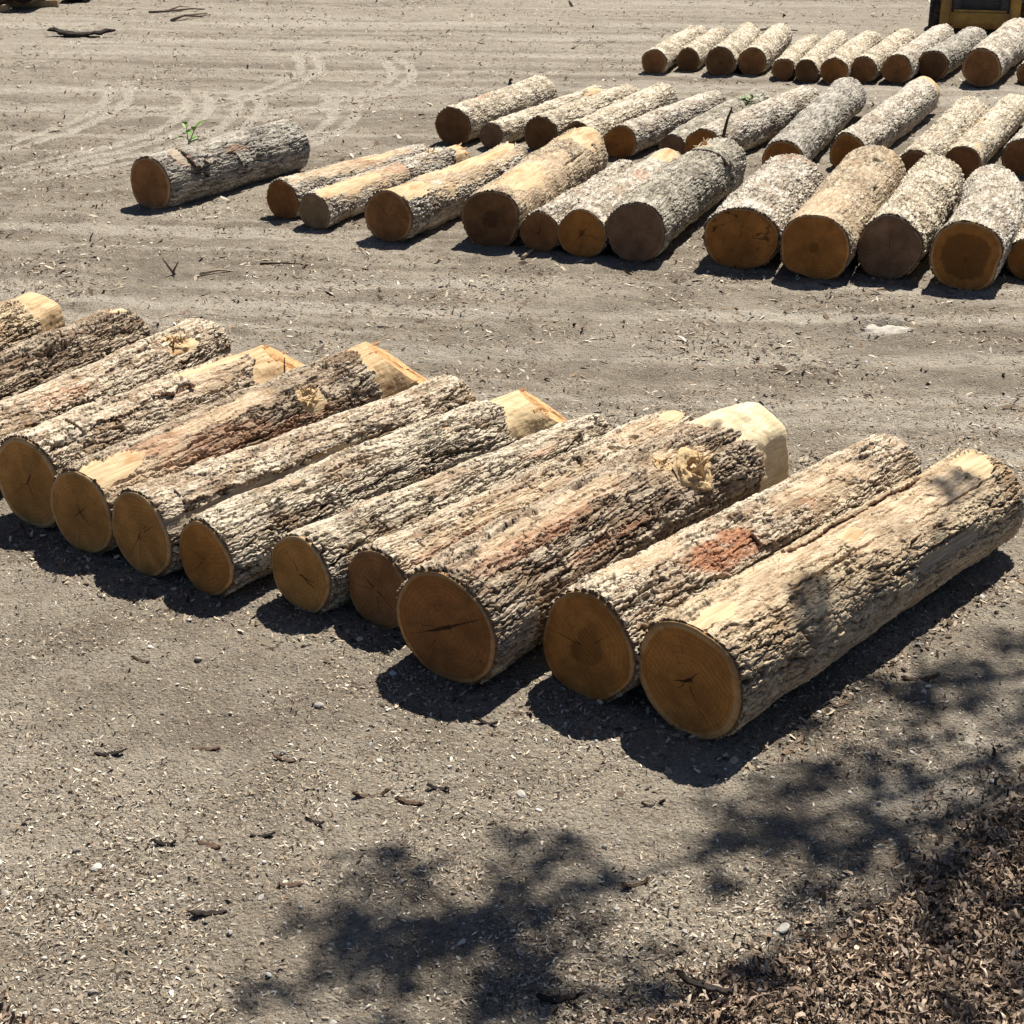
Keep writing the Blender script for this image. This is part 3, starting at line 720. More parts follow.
        K = c+(rad*s*np.cos(TH))[..., None]*tg*1.25+(rad*s*np.sin(TH))[..., None]*bt+hh[..., None]*nrm
        b_ = Bag(); b_.add(K.reshape(-1, 3), grid_faces(mm, nn, True))
        for q_ in range(9 if kind == 'torn' else 3):
            a = rs.uniform(0, 6.28); p0 = c+tg*math.cos(a)*s*.5+bt*math.sin(a)*s*.5+nrm*s*.2
            d = nrm*rs.uniform(.2, .6)+tg*rs.normal(0, .8)+bt*rs.normal(0, .5); d /= np.linalg.norm(d)
            ln = s*rs.uniform(.6, 1.3)
            v, f, f3 = tube_np([p0, p0+d*ln*.6, p0+d*ln+tg*.01], [s*.10, s*.07, s*.01], 5); b_.add(v, f, f3)
        b_.make('knot', M_KNOT, True, root)
    # loose bark flaps lifted off the log
    for (u0, u1, p0, p1, lift) in flaps:
        a, bq = max(40, int((u1-u0)/.006)), 26
        uu = np.linspace(u0, u1, a); pp = np.linspace(p0, p1, bq)
        U, Pp = np.meshgrid(uu, pp, indexing='ij'); Pr = R_(1)*Pp
        t = (Pp-p0)/(p1-p0); lf = lift*(t**1.6)*(.5+.9*np.abs(fbm(U/.3, U*0+2, seed+90, None, 3)+.4))
        w0 = R_(abs(p1-p0))*(.30*perlin(U/.21, U*0+7.3, seed+91)+.16*perlin(U/.07, U*0+2.3, seed+92)+.09*perlin(U/.02, U*0+1.7, seed+93))
        Pr = Pr+w0*t
        hb, rd_, ft_ = bark_height(Pr, U, R1, style, seed+13)
        rr = wood_r(Pr, U)+thick*.35+lf
        top = place(Pr, U, rr+hb*.95+.002).reshape(-1, 3); bot = place(Pr, U, rr-.006).reshape(-1, 3)
        V = np.vstack([top, bot]); f = grid_faces(a, bq); k = a*bq
        ed = np.concatenate([np.arange(bq), np.arange(1, a)*bq+bq-1, (a-1)*bq+np.arange(bq-2, -1, -1), np.arange(a-2, 0, -1)*bq])
        nx_ = np.roll(ed, -1)
        F = np.vstack([f, f[:, ::-1]+k, np.stack([ed, ed+k, nx_+k, nx_], -1)])
        A = np.zeros((2*k, 4)); A[:k, 3] = rd_.ravel(); A[k:, 1] = .8
        mesh_np('loose_bark', V, F, BARKS[mat], True, root, {'mask': A, 'fissure_tone': np.concatenate([ft_.ravel(), np.zeros(k)])})
    return root, on

GF = 'near row of logs'
FR = (400, 620)
SL = (.36, .74, .52)
def cr(*a): return tuple((R_(x), y, z, w) for x, y, z, w in a)
make_log(-4.690, 9.831, .3385, .250, .250, 2.69, 'rearmost log of the near row, only its bare pale end in view', GF, 'ridge', 'front_tan', 'golden', FR,
         hewn=dict(len=.34, slant=.05, mat=M_TORN), patches=[('bare', 1.9, 110, .4, 25)])
make_log(-4.173, 9.455, .4619, .247, .247, 2.69, 'deeply furrowed log at the left edge, small pale chip on its far end', GF, 'ridge', 'front_dark', 'golden', FR,
         patches=[('bare', 2.62, 95, .16, 22), ('crack', 1.75, 60, .25, 7)])
make_log(-3.522, 9.314, .4530, .238, .237, 2.67, 'log with a pale broken knot near its far end, bare strip along its top', GF, 'plate', 'front', 'golden', FR,
         patches=[('bare', 1.65, 128, .42, 9), ('bare', 2.2, 50, .16, 14), ('red', .9, 60, .3, 20)], knots=[(2.18, 62, .085, 'torn')])
make_log(-2.918, 8.921, .5939, .291, .290, 2.10, 'log with the leftmost cut face of the near row, star-cracked, orange wedge at far end', GF, 'plate', 'front', 'golden', FR,
         cut=SL, hewn=dict(len=.34, slant=.1, mat=M_TORN), fell=True, patches=[('tan', 1.5, 70, .4, 30), ('bare', 1.62, 95, .38, 14), ('crack', .85, 62, .55, 1.6)], flaps=[(.32, 1.3, 88, 64, .018)],
         face_kw=dict(sap_w=.09, cracks=cr((60, 0, .45, .006), (200, 0, .3, .004), (300, 0, .35, .004))))
make_log(-2.512, 8.552, .6052, .260, .290, 2.64, 'log with bark torn off beside its cut face, far end cut to a wedge', GF, 'ridge', 'front_dark', 'golden', FR,
         cut=SL, hewn=dict(len=.26, slant=.05, mat=M_TORN), fell=True, patches=[('tan', .35, 50, .4, 30), ('tan', 1.2, 80, .5, 20), ('bare', .17, 68, .24, 26), ('bare', 1.78, 42, .12, 22), ('red', .95, 40, .45, 22), ('red', 1.6, 20, .4, 14), ('red', .5, 75, .25, 18)],
         knots=[(1.76, 48, .075, 'torn')], face_kw=dict(sap_w=.05, cracks=cr((40, 0, .4, .005), (110, 0, .35, .005), (215, 0, .35, .004), (320, 0, .5, .004))))
make_log(-2.101, 8.255, .6765, .253, .232, 2.71, 'log with a long grey strip of bared wood below a ragged bark edge', GF, 'plate', 'front', 'golden', FR,
         patches=[('grey', .85, 22, .95, 17), ('bare', 1.35, 40, .22, 5), ('crack', 1.75, 38, .3, 3)], flaps=[(.18, 1.25, 70, 44, .02), (1.2, 1.9, 62, 46, .012)],
         face_kw=dict(sap_w=.05, stain=.25, cracks=cr((80, 0, .3, .004), (240, 0, .3, .004))))
make_log(-1.693, 8.002, .6833, .219, .216, 2.77, 'grey furrowed log with a swirled scar and a stained, wedge-cut pale far end', GF, 'furrow', 'front_grey', 'orange', FR,
         cut=SL, hewn=dict(len=.36, slant=.03, mat=M_HEWN_STAIN), fell=True, knots=[(1.95, 60, .05, 'ring')], face_kw=dict(sap_w=.06, cracks=cr((60, 0, .2, .003))))
make_log(-1.143, 7.799, .7052, .225, .200, 2.59, 'pale whitish-barked log whose round cut face has two small dark checks', GF, 'furrow', 'front_grey', 'golden', FR,
         patches=[('red', 1.9, 60, .2, 10)], face_kw=dict(sap_w=.05, cracks=cr((-8, 0, .95, .005), (120, .1, .45, .006), (-20, .2, .6, .008))))
make_log(-.708, 7.607, .6904, .226, .227, 2.79, 'log whose cut face is partly hidden by the thickest log of the near row', GF, 'furrow', 'front', 'brown', FR,
         patches=[('tan', .9, 60, .9, 18), ('tan', 2.4, 80, .4, 30), ('red', .55, 45, .6, 12), ('red', 1.7, 50, .4, 8), ('bare', 2.72, 95, .13, 26)], face_kw=dict(sap_w=.04, cracks=cr((150, .1, .6, .006), (-35, 0, .8, .004))))
make_log(-.328, 7.031, .6522, .304, .320, 2.99, 'thickest log of the near row, with a big squared pale hewn butt', GF, 'ridge', 'front_dark', 'red', (460, 680),
         hewn=dict(len=.44, slant=-.02, planes=[(118, .30), (60, .34), (8, .31), (-60, .33), (180, .33), (240, .33), (300, .33)], mat=M_HEWN),
         patches=[('tan', .9, 85, .9, 16), ('tan', 1.9, 60, .3, 30), ('bare', 1.98, 42, .16, 18), ('red', .6, 70, .8, 14), ('red', 1.0, 30, .4, 6)], knots=[(2.0, 46, .13, 'torn'), (1.86, 70, .06, 'ring')],
         face_kw=dict(sap_w=.045, stain=.12, cracks=cr((205, -.15, .6, .011), (28, 0, 1.05, .007), (120, .3, .6, .004))), lobes=.03)
make_log(.369, 6.868, .7074, .283, .251, 2.97, 'log with a rust-red bark patch and a dark rotten stain in its face', GF, 'plate', 'front', 'orange', (440, 660),
         patches=[('tan', 2.0, 70, .6, 30), ('tan', .5, 100, .4, 20), ('scar', .92, 58, .34, 24), ('red', 1.75, 60, .12, 10), ('crack', 1.35, 30, .5, 2)], flaps=[(1.2, 1.75, 60, 42, .02)],
         face_kw=dict(sap_w=.04, core=.36, cracks=cr((140, .45, .8, .006))), lobes=.03)
make_log(.826, 6.522, .7293, .297, .285, 2.89, 'nearest log, tan peeling bark, fine saw lines across its orange cut face', GF, 'plate', 'front_tan', 'orange', (470, 680),
         patches=[('tan', 2.0, 75, .75, 34), ('tan', 1.2, 98, .8, 22), ('tan', .4, 80, .35, 22), ('grey', 1.98, 14, .34, 10), ('crack', 1.1, 66, .55, 2.2), ('crack', 2.25, 58, .5, 2.2), ('crack', 1.7, 100, .5, 1.8), ('bare', 2.72, 82, .16, 24), ('bare', 1.38, 88, .10, 9), ('bare', .12, 84, .2, 12), ('crack', 2.0, 27, .4, 1.6)],
         flaps=[(1.0, 2.3, 122, 106, .02), (1.65, 2.35, 40, 29, .014)],
         face_kw=dict(sap_w=.10, saw=R_(48), cracks=cr((45, -.08, .38, .006), (200, -.1, .3, .010), (230, .1, .35, .005))))

GL = None
make_log(-3.937, 17.381, .5285, .286, .297, 2.47, 'single grey log lying apart from the rows with hanging bark strips near its face', None, 'furrow', 'dark_grey', 'brown', (220, 240),
         patches=[('red', .42, 55, .22, 35), ('red', 1.2, 40, .2, 14), ('grey', .45, 60, .2, 26)], flaps=[(.42, .70, 80, 30, .05), (1.15, 1.32, 35, 5, .05)], face_kw=dict(sap_w=.07))

GM = 'middle row of logs'
MR = (260, 380)
make_log(-2.440, 16.911, .5510, .209, .191, 2.62, 'thin log at the left end of the middle row, dark notched face', GM, 'smooth', 'middle', 'red', MR, peel=.2,
         patches=[('tan', 1.2, 80, 1.2, 40), ('red', 1.5, 70, .3, 20)], face_kw=dict(sap_w=.03))
make_log(-2.057, 16.496, .4890, .185, .187, 3.01, 'thin log with an orange peeled top near its tan face and a splintered far end', GM, 'scaly', 'middle', 'tan', MR,
         patches=[('tan', .9, 60, .9, 60), ('bare', .55, 75, .6, 40), ('red', 1.55, 70, .2, 30)], hewn=dict(len=.28, mat=M_TORN), cut=(.3, .4, .75), fell=True, knots=[(2.45, 95, .07, 'torn')], face_kw=dict(sap_w=.03))
make_log(-1.241, 15.940, .4414, .265, .247, 2.91, 'mostly peeled log with a patch of grey bark left on its side', GM, 'scaly', 'middle', 'brown', MR,
         peel=.25, patches=[('tan', 1.5, 70, 1.4, 60), ('bare', 2.0, 95, 1.2, 34), ('bare', .25, 80, .35, 50)], face_kw=dict(sap_w=.07))
make_log(-.214, 15.695, .3168, .295, .318, 3.28, 'stout log with a peeled orange band and a nearly black blotch in its face', GM, 'scaly', 'middle_tan', 'dark', MR,
         patches=[('tan', 1.0, 60, 1.0, 60), ('bare', .75, 70, .5, 45), ('bare', 3.0, 80, .4, 60), ('crack', 2.1, 40, .5, 4)], face_kw=dict(sap_w=.035, core=.28))
make_log(.275, 15.550, .3680, .199, .195, 2.75, 'thin log just right of the stout log with the black-blotched face', GM, 'scaly', 'middle', 'brown', MR,
         face_kw=dict(sap_w=.03, cracks=cr((80, 0, .5, .006), (200, 0, .5, .006))))
make_log(.682, 15.338, .3566, .238, .239, 3.17, 'log with a dark star check at the centre of its orange face, pink-tan bark', GM, 'smooth', 'middle', 'orange', MR,
         patches=[('red', 1.9, 70, .25, 26), ('bare', 2.9, 85, .3, 30)], face_kw=dict(sap_w=.03, core=.16, cracks=cr((50, 0, .4, .008), (230, 0, .45, .008))))
make_log(1.191, 15.177, .3658, .291, .302, 3.34, 'greenish-grey lichened log with a purple-brown face and a torn splinter at its far end', GM, 'scaly', 'middle_grey', 'grey', MR,
         flaps=[(2.55, 2.75, 110, 20, .04)], knots=[(2.85, 105, .09, 'torn')], face_kw=dict(sap_w=.03, stain=.0))
make_log(2.164, 14.908, .3358, .315, .303, 2.70, 'wide oval log whose orange face is stained with black rot patches', GM, 'scaly', 'middle', 'orange', MR, ax=1.13, azs=.94,
         patches=[('red', 2.6, 85, .06, 40)], face_kw=dict(sap_w=.03, stain=.62))
make_log(2.801, 14.545, .3656, .313, .337, 3.26, 'thick log with a plain orange face and a dark knot hole high on its bark', GM, 'smooth', 'middle_tan', 'orange', MR, ax=1.05, azs=.97,
         patches=[('tan', .5, 110, .7, 50), ('crack', 2.6, 70, .06, 8), ('crack', 1.7, 40, .09, 4)], face_kw=dict(sap_w=.04, core=.14))
make_log(3.494, 14.558, .3753, .296, .291, 3.00, 'white scaly-barked log with a round grey-brown face', GM, 'scaly', 'cream', 'grey', MR, face_kw=dict(sap_w=.04, saw=R_(60)))
make_log(4.105, 14.192, .3466, .318, .309, 2.67, 'log with a dark ragged heart inside a broad ochre ring', GM, 'scaly', 'middle', 'orange', MR, ax=1.03, azs=.98,
         face_kw=dict(sap_w=.05, core=.68), lobes=.035)
make_log(4.801, 14.518, .3216, .200, .200, 2.50, 'log cut off by the right edge in front of the second row', GM, 'scaly', 'middle', 'orange', MR, face_kw=dict(sap_w=.04))

GS = 'second row of logs'
SR = (180, 260)
SROW = [
 (-.767, 21.047, .3976, .246, .229, 3.11, 'leftmost log of the second row with a dark slot near the top of its face', 'smooth', 'cream', 'dark', dict(patches=[('red', .9, 95, .3, 18)], face_kw=dict(sap_w=.04, stain=.15))),
 (-.267, 20.803, .4601, .166, .166, 3.40, 'thinnest log of the second row, small grey-brown face', 'smooth', 'cream', 'grey', dict(peel=.2, face_kw=dict(sap_w=.02))),
 (.365, 20.616, .4359, .222, .205, 3.07, 'log with a dark grey face just behind the bulging peeled log end', 'scaly', 'cream', 'dark', dict(face_kw=dict(sap_w=.03))),
 (.831, 20.196, .4021, .223, .222, 3.39, 'log whose face is hidden behind the stout peeled log but for a thin dark arc', 'scaly', 'cream', 'dark', dict()),
 (1.354, 20.163, .4923, .211, .203, 3.17, 'log with a fully visible orange-brown face in the middle of the second row', 'smooth', 'middle', 'orange', dict(face_kw=dict(sap_w=.05, cracks=cr((-10, .1, .3, .008))))),
 (1.980, 19.850, .4400, .180, .200, 3.55, 'log under the green sprig, grey face half covered by its neighbour', 'scaly', 'middle_grey', 'grey', dict(face_kw=dict(sap_w=.03))),
 (2.320, 19.620, .5030, .235, .235, 3.70, 'rough pale log right of the green sprig with a half hidden orange face', 'scaly', 'middle', 'orange', dict(face_kw=dict(sap_w=.03))),
 (3.187, 18.899, .3461, .235, .260, 4.70, 'dark grey smooth log rising behind the wide oval log', 'smooth', 'dark_grey', 'orange', dict()),
 (4.049, 19.432, .4278, .220, .250, 4.50, 'long log with a pale orange rim at its far end', 'scaly', 'middle', 'orange', dict(patches=[('bare', 4.45, 60, .14, 80)])),
 (4.628, 18.446, .4186, .220, .240, 3.76, 'log with its face hidden between the thick log and the white scaly log', 'scaly', 'cream', 'dark', dict()),
 (5.271, 18.843, .4258, .210, .218, 4.01, 'peeled tan log with black flecks and a half visible brown face', 'smooth', 'cream', 'brown', dict(peel=.12, face_kw=dict(sap_w=.03))),
 (6.067, 19.076, .4433, .231, .248, 4.15, 'log of the second row cut off by the right edge', 'scaly', 'middle', 'brown', dict(face_kw=dict(sap_w=.05)))]
for s in SROW: make_log(*s[:6], s[6], GS, s[7], s[8], s[9], SR, **s[10])

GR = 'back row of logs'
RR = (120, 180)
RROW = [
 (2.341, 27.120, .3106, .205, .204, 3.40, 'leftmost log of the back row, farthest from the machine', 'cream', 'brown', dict(face_kw=dict(sap_w=.1))),
 (2.934, 27.455, .2819, .191, .183, 3.11, 'small log second from the left in the back row', 'cream', 'dark', dict(face_kw=dict(sap_w=.08))),
 (3.408, 26.948, .2751, .235, .228, 3.26, 'thick log third from the left in the back row, dark dot in its face', 'cream', 'dark', dict(face_kw=dict(sap_w=.06, core=.14))),
 (3.938, 26.990, .2819, .227, .228, 3.38, 'thick log fourth from the left in the back row, open dark gap on its right', 'cream', 'brown', dict(face_kw=dict(sap_w=.07))),
 (4.377, 26.527, .3087, .171, .169, 3.25, 'thinnest log of the back row, just right of the dark gap', 'cream', 'brown', dict(face_kw=dict(sap_w=.1))),
 (4.709, 26.264, .3175, .181, .188, 3.73, 'sixth log from the left in the back row, blackish face', 'cream', 'dark', dict(face_kw=dict(sap_w=.03))),
 (5.116, 26.088, .3555, .208, .212, 3.58, 'seventh log from the left in the back row, face partly behind a log tip', 'cream', 'red', dict(face_kw=dict(sap_w=.04))),
 (5.623, 26.292, .3983, .202, .212, 3.67, 'eighth log from the left in the back row, pale rounded far end', 'cream', 'brown', dict(face_kw=dict(sap_w=.06))),
 (6.131, 26.173, .4156, .228, .247, 3.91, 'log whose far end reaches the left tyre of the machine', 'middle', 'brown', dict(face_kw=dict(sap_w=.06))),
 (6.789, 26.525, .4524, .236, .234, 3.33, 'log whose far end points at the middle of the machine', 'dark_grey', 'dark', dict(face_kw=dict(sap_w=.08))),
 (7.381, 25.829, .4253, .296, .321, 3.88, 'thickest log of the back row, at the right in front of the machine', 'middle', 'brown', dict(face_kw=dict(sap_w=.09))),
 (8.205, 26.079, .4153, .175, .179, 3.60, 'last log of the back row, cut off by the right edge', 'cream', 'brown', dict())]
for s in RROW: make_log(*s[:6], s[6], GR, 'scaly', s[7], s[8], RR, **s[9])

# ------------------------------------------------------------------ dark logs on bearers, upper left
def box_np(c, s, bev=.01, rot=0):
    bm = bmesh.new(); bmesh.ops.create_cube(bm, size=1)
    bmesh.ops.scale(bm, vec=s, verts=bm.verts)
    if bev: bmesh.ops.bevel(bm, geom=bm.edges[:], offset=bev, segments=2, affect='EDGES')
    if rot: bmesh.ops.rotate(bm, verts=bm.verts, cent=(0, 0, 0), matrix=Matrix.Rotation(rot, 3, 'Z'))
    bmesh.ops.translate(bm, vec=c, verts=bm.verts)
    return bm
def bm_obj(name, bms, mat, parent=None, smooth=False):
    me = bpy.data.meshes.new(name); big = bmesh.new()
    for b in bms if isinstance(bms, (list, tuple)) else [bms]:
        t = bpy.data.meshes.new('t'); b.to_mesh(t); b.free(); big.from_mesh(t); bpy.data.meshes.remove(t)
    bmesh.ops.recalc_face_normals(big, faces=big.faces[:])
    big.to_mesh(me); big.free()
    for p in me.polygons: p.use_smooth = smooth
    me.materials.append(mat); o = bpy.data.objects.new(name, me); col.objects.link(o)
    if parent: o.parent = parent
    return o
M_BEAM = wood_mat('weathered_beam', (.24, .17, .10), (.42, .31, .19), (.14, .09, .05), .5, 1)
for (x, y, ln, lb) in ((-12.25, 35.95, 2.8, 'short end of a squared brown bearer beam at the upper left corner'), (-12.05, 36.9, 4.0, 'longer squared brown bearer beam under the dark logs, upper left')):
    o = bm_obj('timber_beam', box_np((0, 0, .075), (ln, .2, .15), .015), M_BEAM); o.location = (x, y, 0); o.rotation_euler = (0, 0, R_(3))
    tag(o, lb, 'beam', 'bearer beams under the dark logs', 'thing')
for k, (x, R) in enumerate(((-12.9, .3), (-12.2, .33), (-11.48, .31), (-10.78, .30), (-10.12, .28), (-9.42, .3))):
    make_log(x-.45, 35.9+.06*k+(1.6 if k == 5 else 0), .02, R, R, 3.4, 'log painted near-black for shade, lying on bearer beams at the upper left corner' if k < 5 else 'near-black log modelled for the dark shadow right of the bearer beams', 'dark logs on the bearers' if k < 5 else None, 'scaly', 'shade_black', 'black', (80, 80), z0=.165 if k < 5 else 0)

# ------------------------------------------------------------------ skid-steer machine, upper right
M_YEL = plain('worn_yellow_paint', (.42, .24, .045), .55, .4, 0, .15, 6, (.17, .10, .045), .6)
M_BLK = plain('black_steel', (.035, .035, .037), .5, .4, 0, .3, 30, (.10, .085, .07), .4)
M_RUB = plain('tyre_rubber', (.03, .03, .03), .85, .2, 0, .3, 40, (.16, .13, .10), .5)
M_GLASS = plain('dark_cab_glass', (.02, .025, .03), .1, .5, 0, .1, 5)
M_LAMP = plain('tail_lamp_red', (.35, .02, .015), .3, .5, 0, .1, 5)
mc = empty('compact_loader', (8.85, 31.5, 0), -R_(15))
tag(mc, 'worn yellow compact loader seen from behind, black grille in its rear door', 'loader')
bm_obj('body', [box_np((0, 1.25, .62), (1.30, 2.3, .80), .04), box_np((0, 1.0, 1.25), (1.16, 1.7, .5), .05), box_np((0, .10, .34), (1.30, .24, .30), .07)], M_YEL, mc)
rd = bm_obj('rear_door', [box_np((-.44, -.02, .92), (.16, .12, .86), .02), box_np((.44, -.02, .92), (.16, .12, .86), .02), box_np((0, -.02, 1.40), (1.04, .12, .14), .02)], M_BLK, mc)
bm_obj('grille', [box_np((0, .03, .92), (.74, .03, .84), .005)]+[box_np((0, .0, .53+.075*i), (.72, .03, .022), .004) for i in range(11)], M_BLK, rd)
bm_obj('bumper', [box_np((0, -.10, .40), (1.06, .16, .30), .05)], M_YEL, mc)
for sx in (-1, 1):
    bm_obj('rear_post', [box_np((sx*.63, .02, 1.0), (.20, .34, 1.5), .03)], M_YEL, mc)
    bm_obj('lift_arm', [box_np((sx*.70, 1.2, 1.62), (.12, 2.6, .18), .03), box_np((sx*.70, 2.62, .95), (.12, .2, 1.4), .03)], M_YEL, mc)
    bm_obj('tail_light', [box_np((sx*.63, -.17, 1.25), (.09, .05, .14), .01)], M_LAMP, mc)
bm_obj('cab', [box_np((0, 1.45, 1.98), (.9, 1.1, .06), .02)]+[box_np((sx*.42, yy, 1.7), (.06, .06, .56), .01) for sx in (-1, 1) for yy in (.95, 1.95)], M_BLK, mc)
bm_obj('cab_window', [box_np((0, .95, 1.72), (.78, .02, .46), .004)], M_GLASS, mc)
bm_obj('bucket', [box_np((0, 3.1, .06), (1.8, .8, .06), .01), box_np((0, 2.74, .35), (1.8, .06, .6), .01), box_np((-.88, 3.05, .28), (.05, .7, .5), .01), box_np((.88, 3.05, .28), (.05, .7, .5), .01)], M_BLK, mc)
def tyre(sx, yy):
    R, W = .42, .27
    th = np.arange(96)/96*2*PI
    prof = [(-W/2, R*.55), (-W/2, R*.86), (-W/2+.03, R*.95), (0, R*.97), (W/2-.03, R*.95), (W/2, R*.86), (W/2, R*.55)]
    V = np.concatenate([np.stack([np.full(96, p[0]), p[1]*np.cos(th), p[1]*np.sin(th)], -1) for p in prof])
    b = Bag(); b.add(V, grid_faces(len(prof), 96, True))
    for i in range(22):                                       # chevron lugs
        for s in (-1, 1):
            a0 = i/22*2*PI+(0 if s > 0 else PI/22)
            q = []
            for (xx, da) in ((0.005, 0.), (W/2, .16)):
                for (rr, w) in ((R*.95, .055), (R*1.03, .04)):
                    for e in (-1, 1):
                        a = a0+da+e*w; q.append((s*xx, rr*math.cos(a), rr*math.sin(a)))
            b.add(np.array(q), [(0, 1, 3, 2), (4, 6, 7, 5), (2, 3, 7, 6), (0, 4, 5, 1), (0, 2, 6, 4), (1, 5, 7, 3)])
    w = empty('wheel', (sx*.80, yy, R)); w.parent = mc
    b.make('tyre', M_RUB, False, w)
    V2, F2, F3 = tube_np([(-.10, 0, 0), (-.02, 0, 0), (.0, 0, 0), (.10, 0, 0)], [.235, .235, .20, .235], 32); r = mesh_np('rim', V2, F2, M_YEL, False, w, None, F3)
for sx in (-1, 1):
    for yy in (.55, 1.75): tyre(sx, yy)

# ------------------------------------------------------------------ loose things on the dirt
def gz(x, y): return float(gh(np.array([x]), np.array([y]))[0])
M_DARKBARK = plain('dark_bark', (.035, .028, .025), .9, .1, 0, .4, 40)
M_BARKBIT = plain('brown_bark_fragment', (.10, .065, .045), .9, .1, 0, .45, 50)
M_TWIG = plain('grey_twig', (.17, .13, .10), .9, .1, 0, .35, 40)
M_PALETWIG = plain('pale_split_stick', (.42, .33, .23), .9, .1, 0, .3, 40)
def bark_piece(name, ln, wd, arch, thick, mat, seed, curl=.35):
    """a curved slab of bark with ragged ends"""
    a, b = 26, 8; U, W = np.meshgrid(np.linspace(-.5, .5, a), np.linspace(-.5, .5, b), indexing='ij')
    wv = wd*(1-.45*(2*np.abs(U))**4)*(1+.35*perlin(U*6, np.sign(W)*3.3+0*U, seed)+.25*perlin(U*17, np.sign(W)*3.3+0*U, seed+6))
    X = U*ln+.16*ln*perlin(W*5, np.sign(U)*2.7, seed+1)*(2*np.abs(U))**2; Y = W*wv+.06*ln*perlin(U*2.5, U*0+5, seed+2)
    Z = arch*(4*U*U)+curl*wd*(.25-W*W)+.035*ln*perlin(U*9, W*5, seed+3)
    top = np.stack([X, Y, Z+thick], -1).reshape(-1, 3); bot = np.stack([X, Y, Z], -1).reshape(-1, 3)
    V = np.vstack([top, bot]); V[:, 2] -= V[:, 2].min()+.004; f = grid_faces(a, b); k = a*b
    ed = np.concatenate([np.arange(b), np.arange(1, a)*b+b-1, (a-1)*b+np.arange(b-2, -1, -1), np.arange(a-2, 0, -1)*b]); nx_ = np.roll(ed, -1)
    return mesh_np(name, V, np.vstack([f, f[:, ::-1]+k, np.stack([ed, ed+k, nx_+k, nx_], -1)]), mat, True)
o = bark_piece('bark_strip', 1.15, .26, .07, .03, M_DARKBARK, 5); o.location = (-8.28, 31.85, gz(-8.28, 31.85)); o.rotation_euler = (0, 0, R_(-6))
tag(o, 'black strip of bark with upturned ends lying on the pale far dirt', 'bark strip')
o = bark_piece('flat_stone', .38, .17, .02, .025, plain('pale_flat_stone', (.42, .385, .33), .9, .1, 0, .2, 25), 77, .25); o.location = (3.12, 12.84, gz(3.12, 12.84)+.03); o.rotation_euler = (R_(14), 0, R_(-4))
tag(o, 'pale grey flat stone lying alone on the lane at the right', 'flat stone', None, 'thing')
def twig(name, pts, r, mat, label, cat, group=None, side=()):
    p = np.array(pts, float); c = p[0].copy(); c[2] = 0
    b = Bag(); b.add(*tube_np(p-c, np.linspace(r, r*.5, len(p)), 6))
    for q in side: q = np.array(q, float); b.add(*tube_np(q-c, np.linspace(r*.7, r*.3, len(q)), 6))
    o = b.make(name, mat, True); o.location = (c[0], c[1], gz(c[0], c[1])); tag(o, label, cat, group); return o
twig('dead_branch', [(-7.8, 35.8, .03), (-7.4, 35.7, .06), (-7.0, 36.3, .05), (-6.7, 36.4, .03)], .03, M_TWIG, 'forked dead branch farthest back on the pale dirt', 'branch', None,
     [[(-7.4, 35.7, .06), (-7.2, 36.1, .12), (-7.1, 36.6, .05)], [(-7.0, 36.3, .05), (-6.8, 36.0, .08)]])
twig('dead_branch', [(-7.05, 34.4, .03), (-6.85, 34.7, .10), (-6.5, 35.5, .06)], .035, M_TWIG, 'short grey dead branch just in front of the farthest one', 'branch', None,
     [[(-6.85, 34.7, .1), (-6.55, 34.9, .06), (-6.4, 35.4, .05)]])
twig('dead_branch', [(4.55, 32.4, .02), (5.0, 32.6, .05), (5.6, 32.5, .03)], .025, M_TWIG, 'thin dead brush lying behind the back row of logs', 'branch', None,
     [[(4.8, 32.5, .03), (5.1, 32.2, .10), (5.5, 32.1, .03)], [(5.0, 32.6, .05), (5.2, 33.0, .08)]])
twig('stick', [(-2.42, 15.03, .012), (-2.2, 15.02, .02), (-1.90, 14.98, .012)], .011, M_BARKBIT, 'thin dark straight stick on the lane below the middle row', 'stick')
twig('stick', [(-3.16, 14.62, .0), (-3.20, 14.6, .07), (-3.26, 14.62, .16)], .016, M_TWIG, 'forked twig standing up from the lane at the left', 'stick', None, [[(-3.17, 14.62, .03), (-3.11, 14.6, .13)]])
twig('stick', [(-2.92, 14.6, .015), (-2.75, 14.68, .03), (-2.62, 14.7, .012)], .014, M_PALETWIG, 'brown stick lying right of the forked twig on the lane', 'stick')
twig('stick', [(.10, 15.25, .02), (.17, 15.42, .03), (.24, 15.62, .02)], .022, M_PALETWIG, 'pale split stick on the ground between two middle-row log ends', 'stick')
twig('stick', [(1.05, 7.66, .03), (1.0, 7.5, .03), (.86, 7.38, .02)], .012, M_TWIG, 'grey twig poking out of the gap beside the thick front log', 'stick')
twig('upright_twig', [(-1.52, 10.16, .53), (-1.52, 10.17, .60), (-1.515, 10.17, .67)], .007, M_BARKBIT, 'tiny upright twig stuck on top of a front-row log', 'twig')
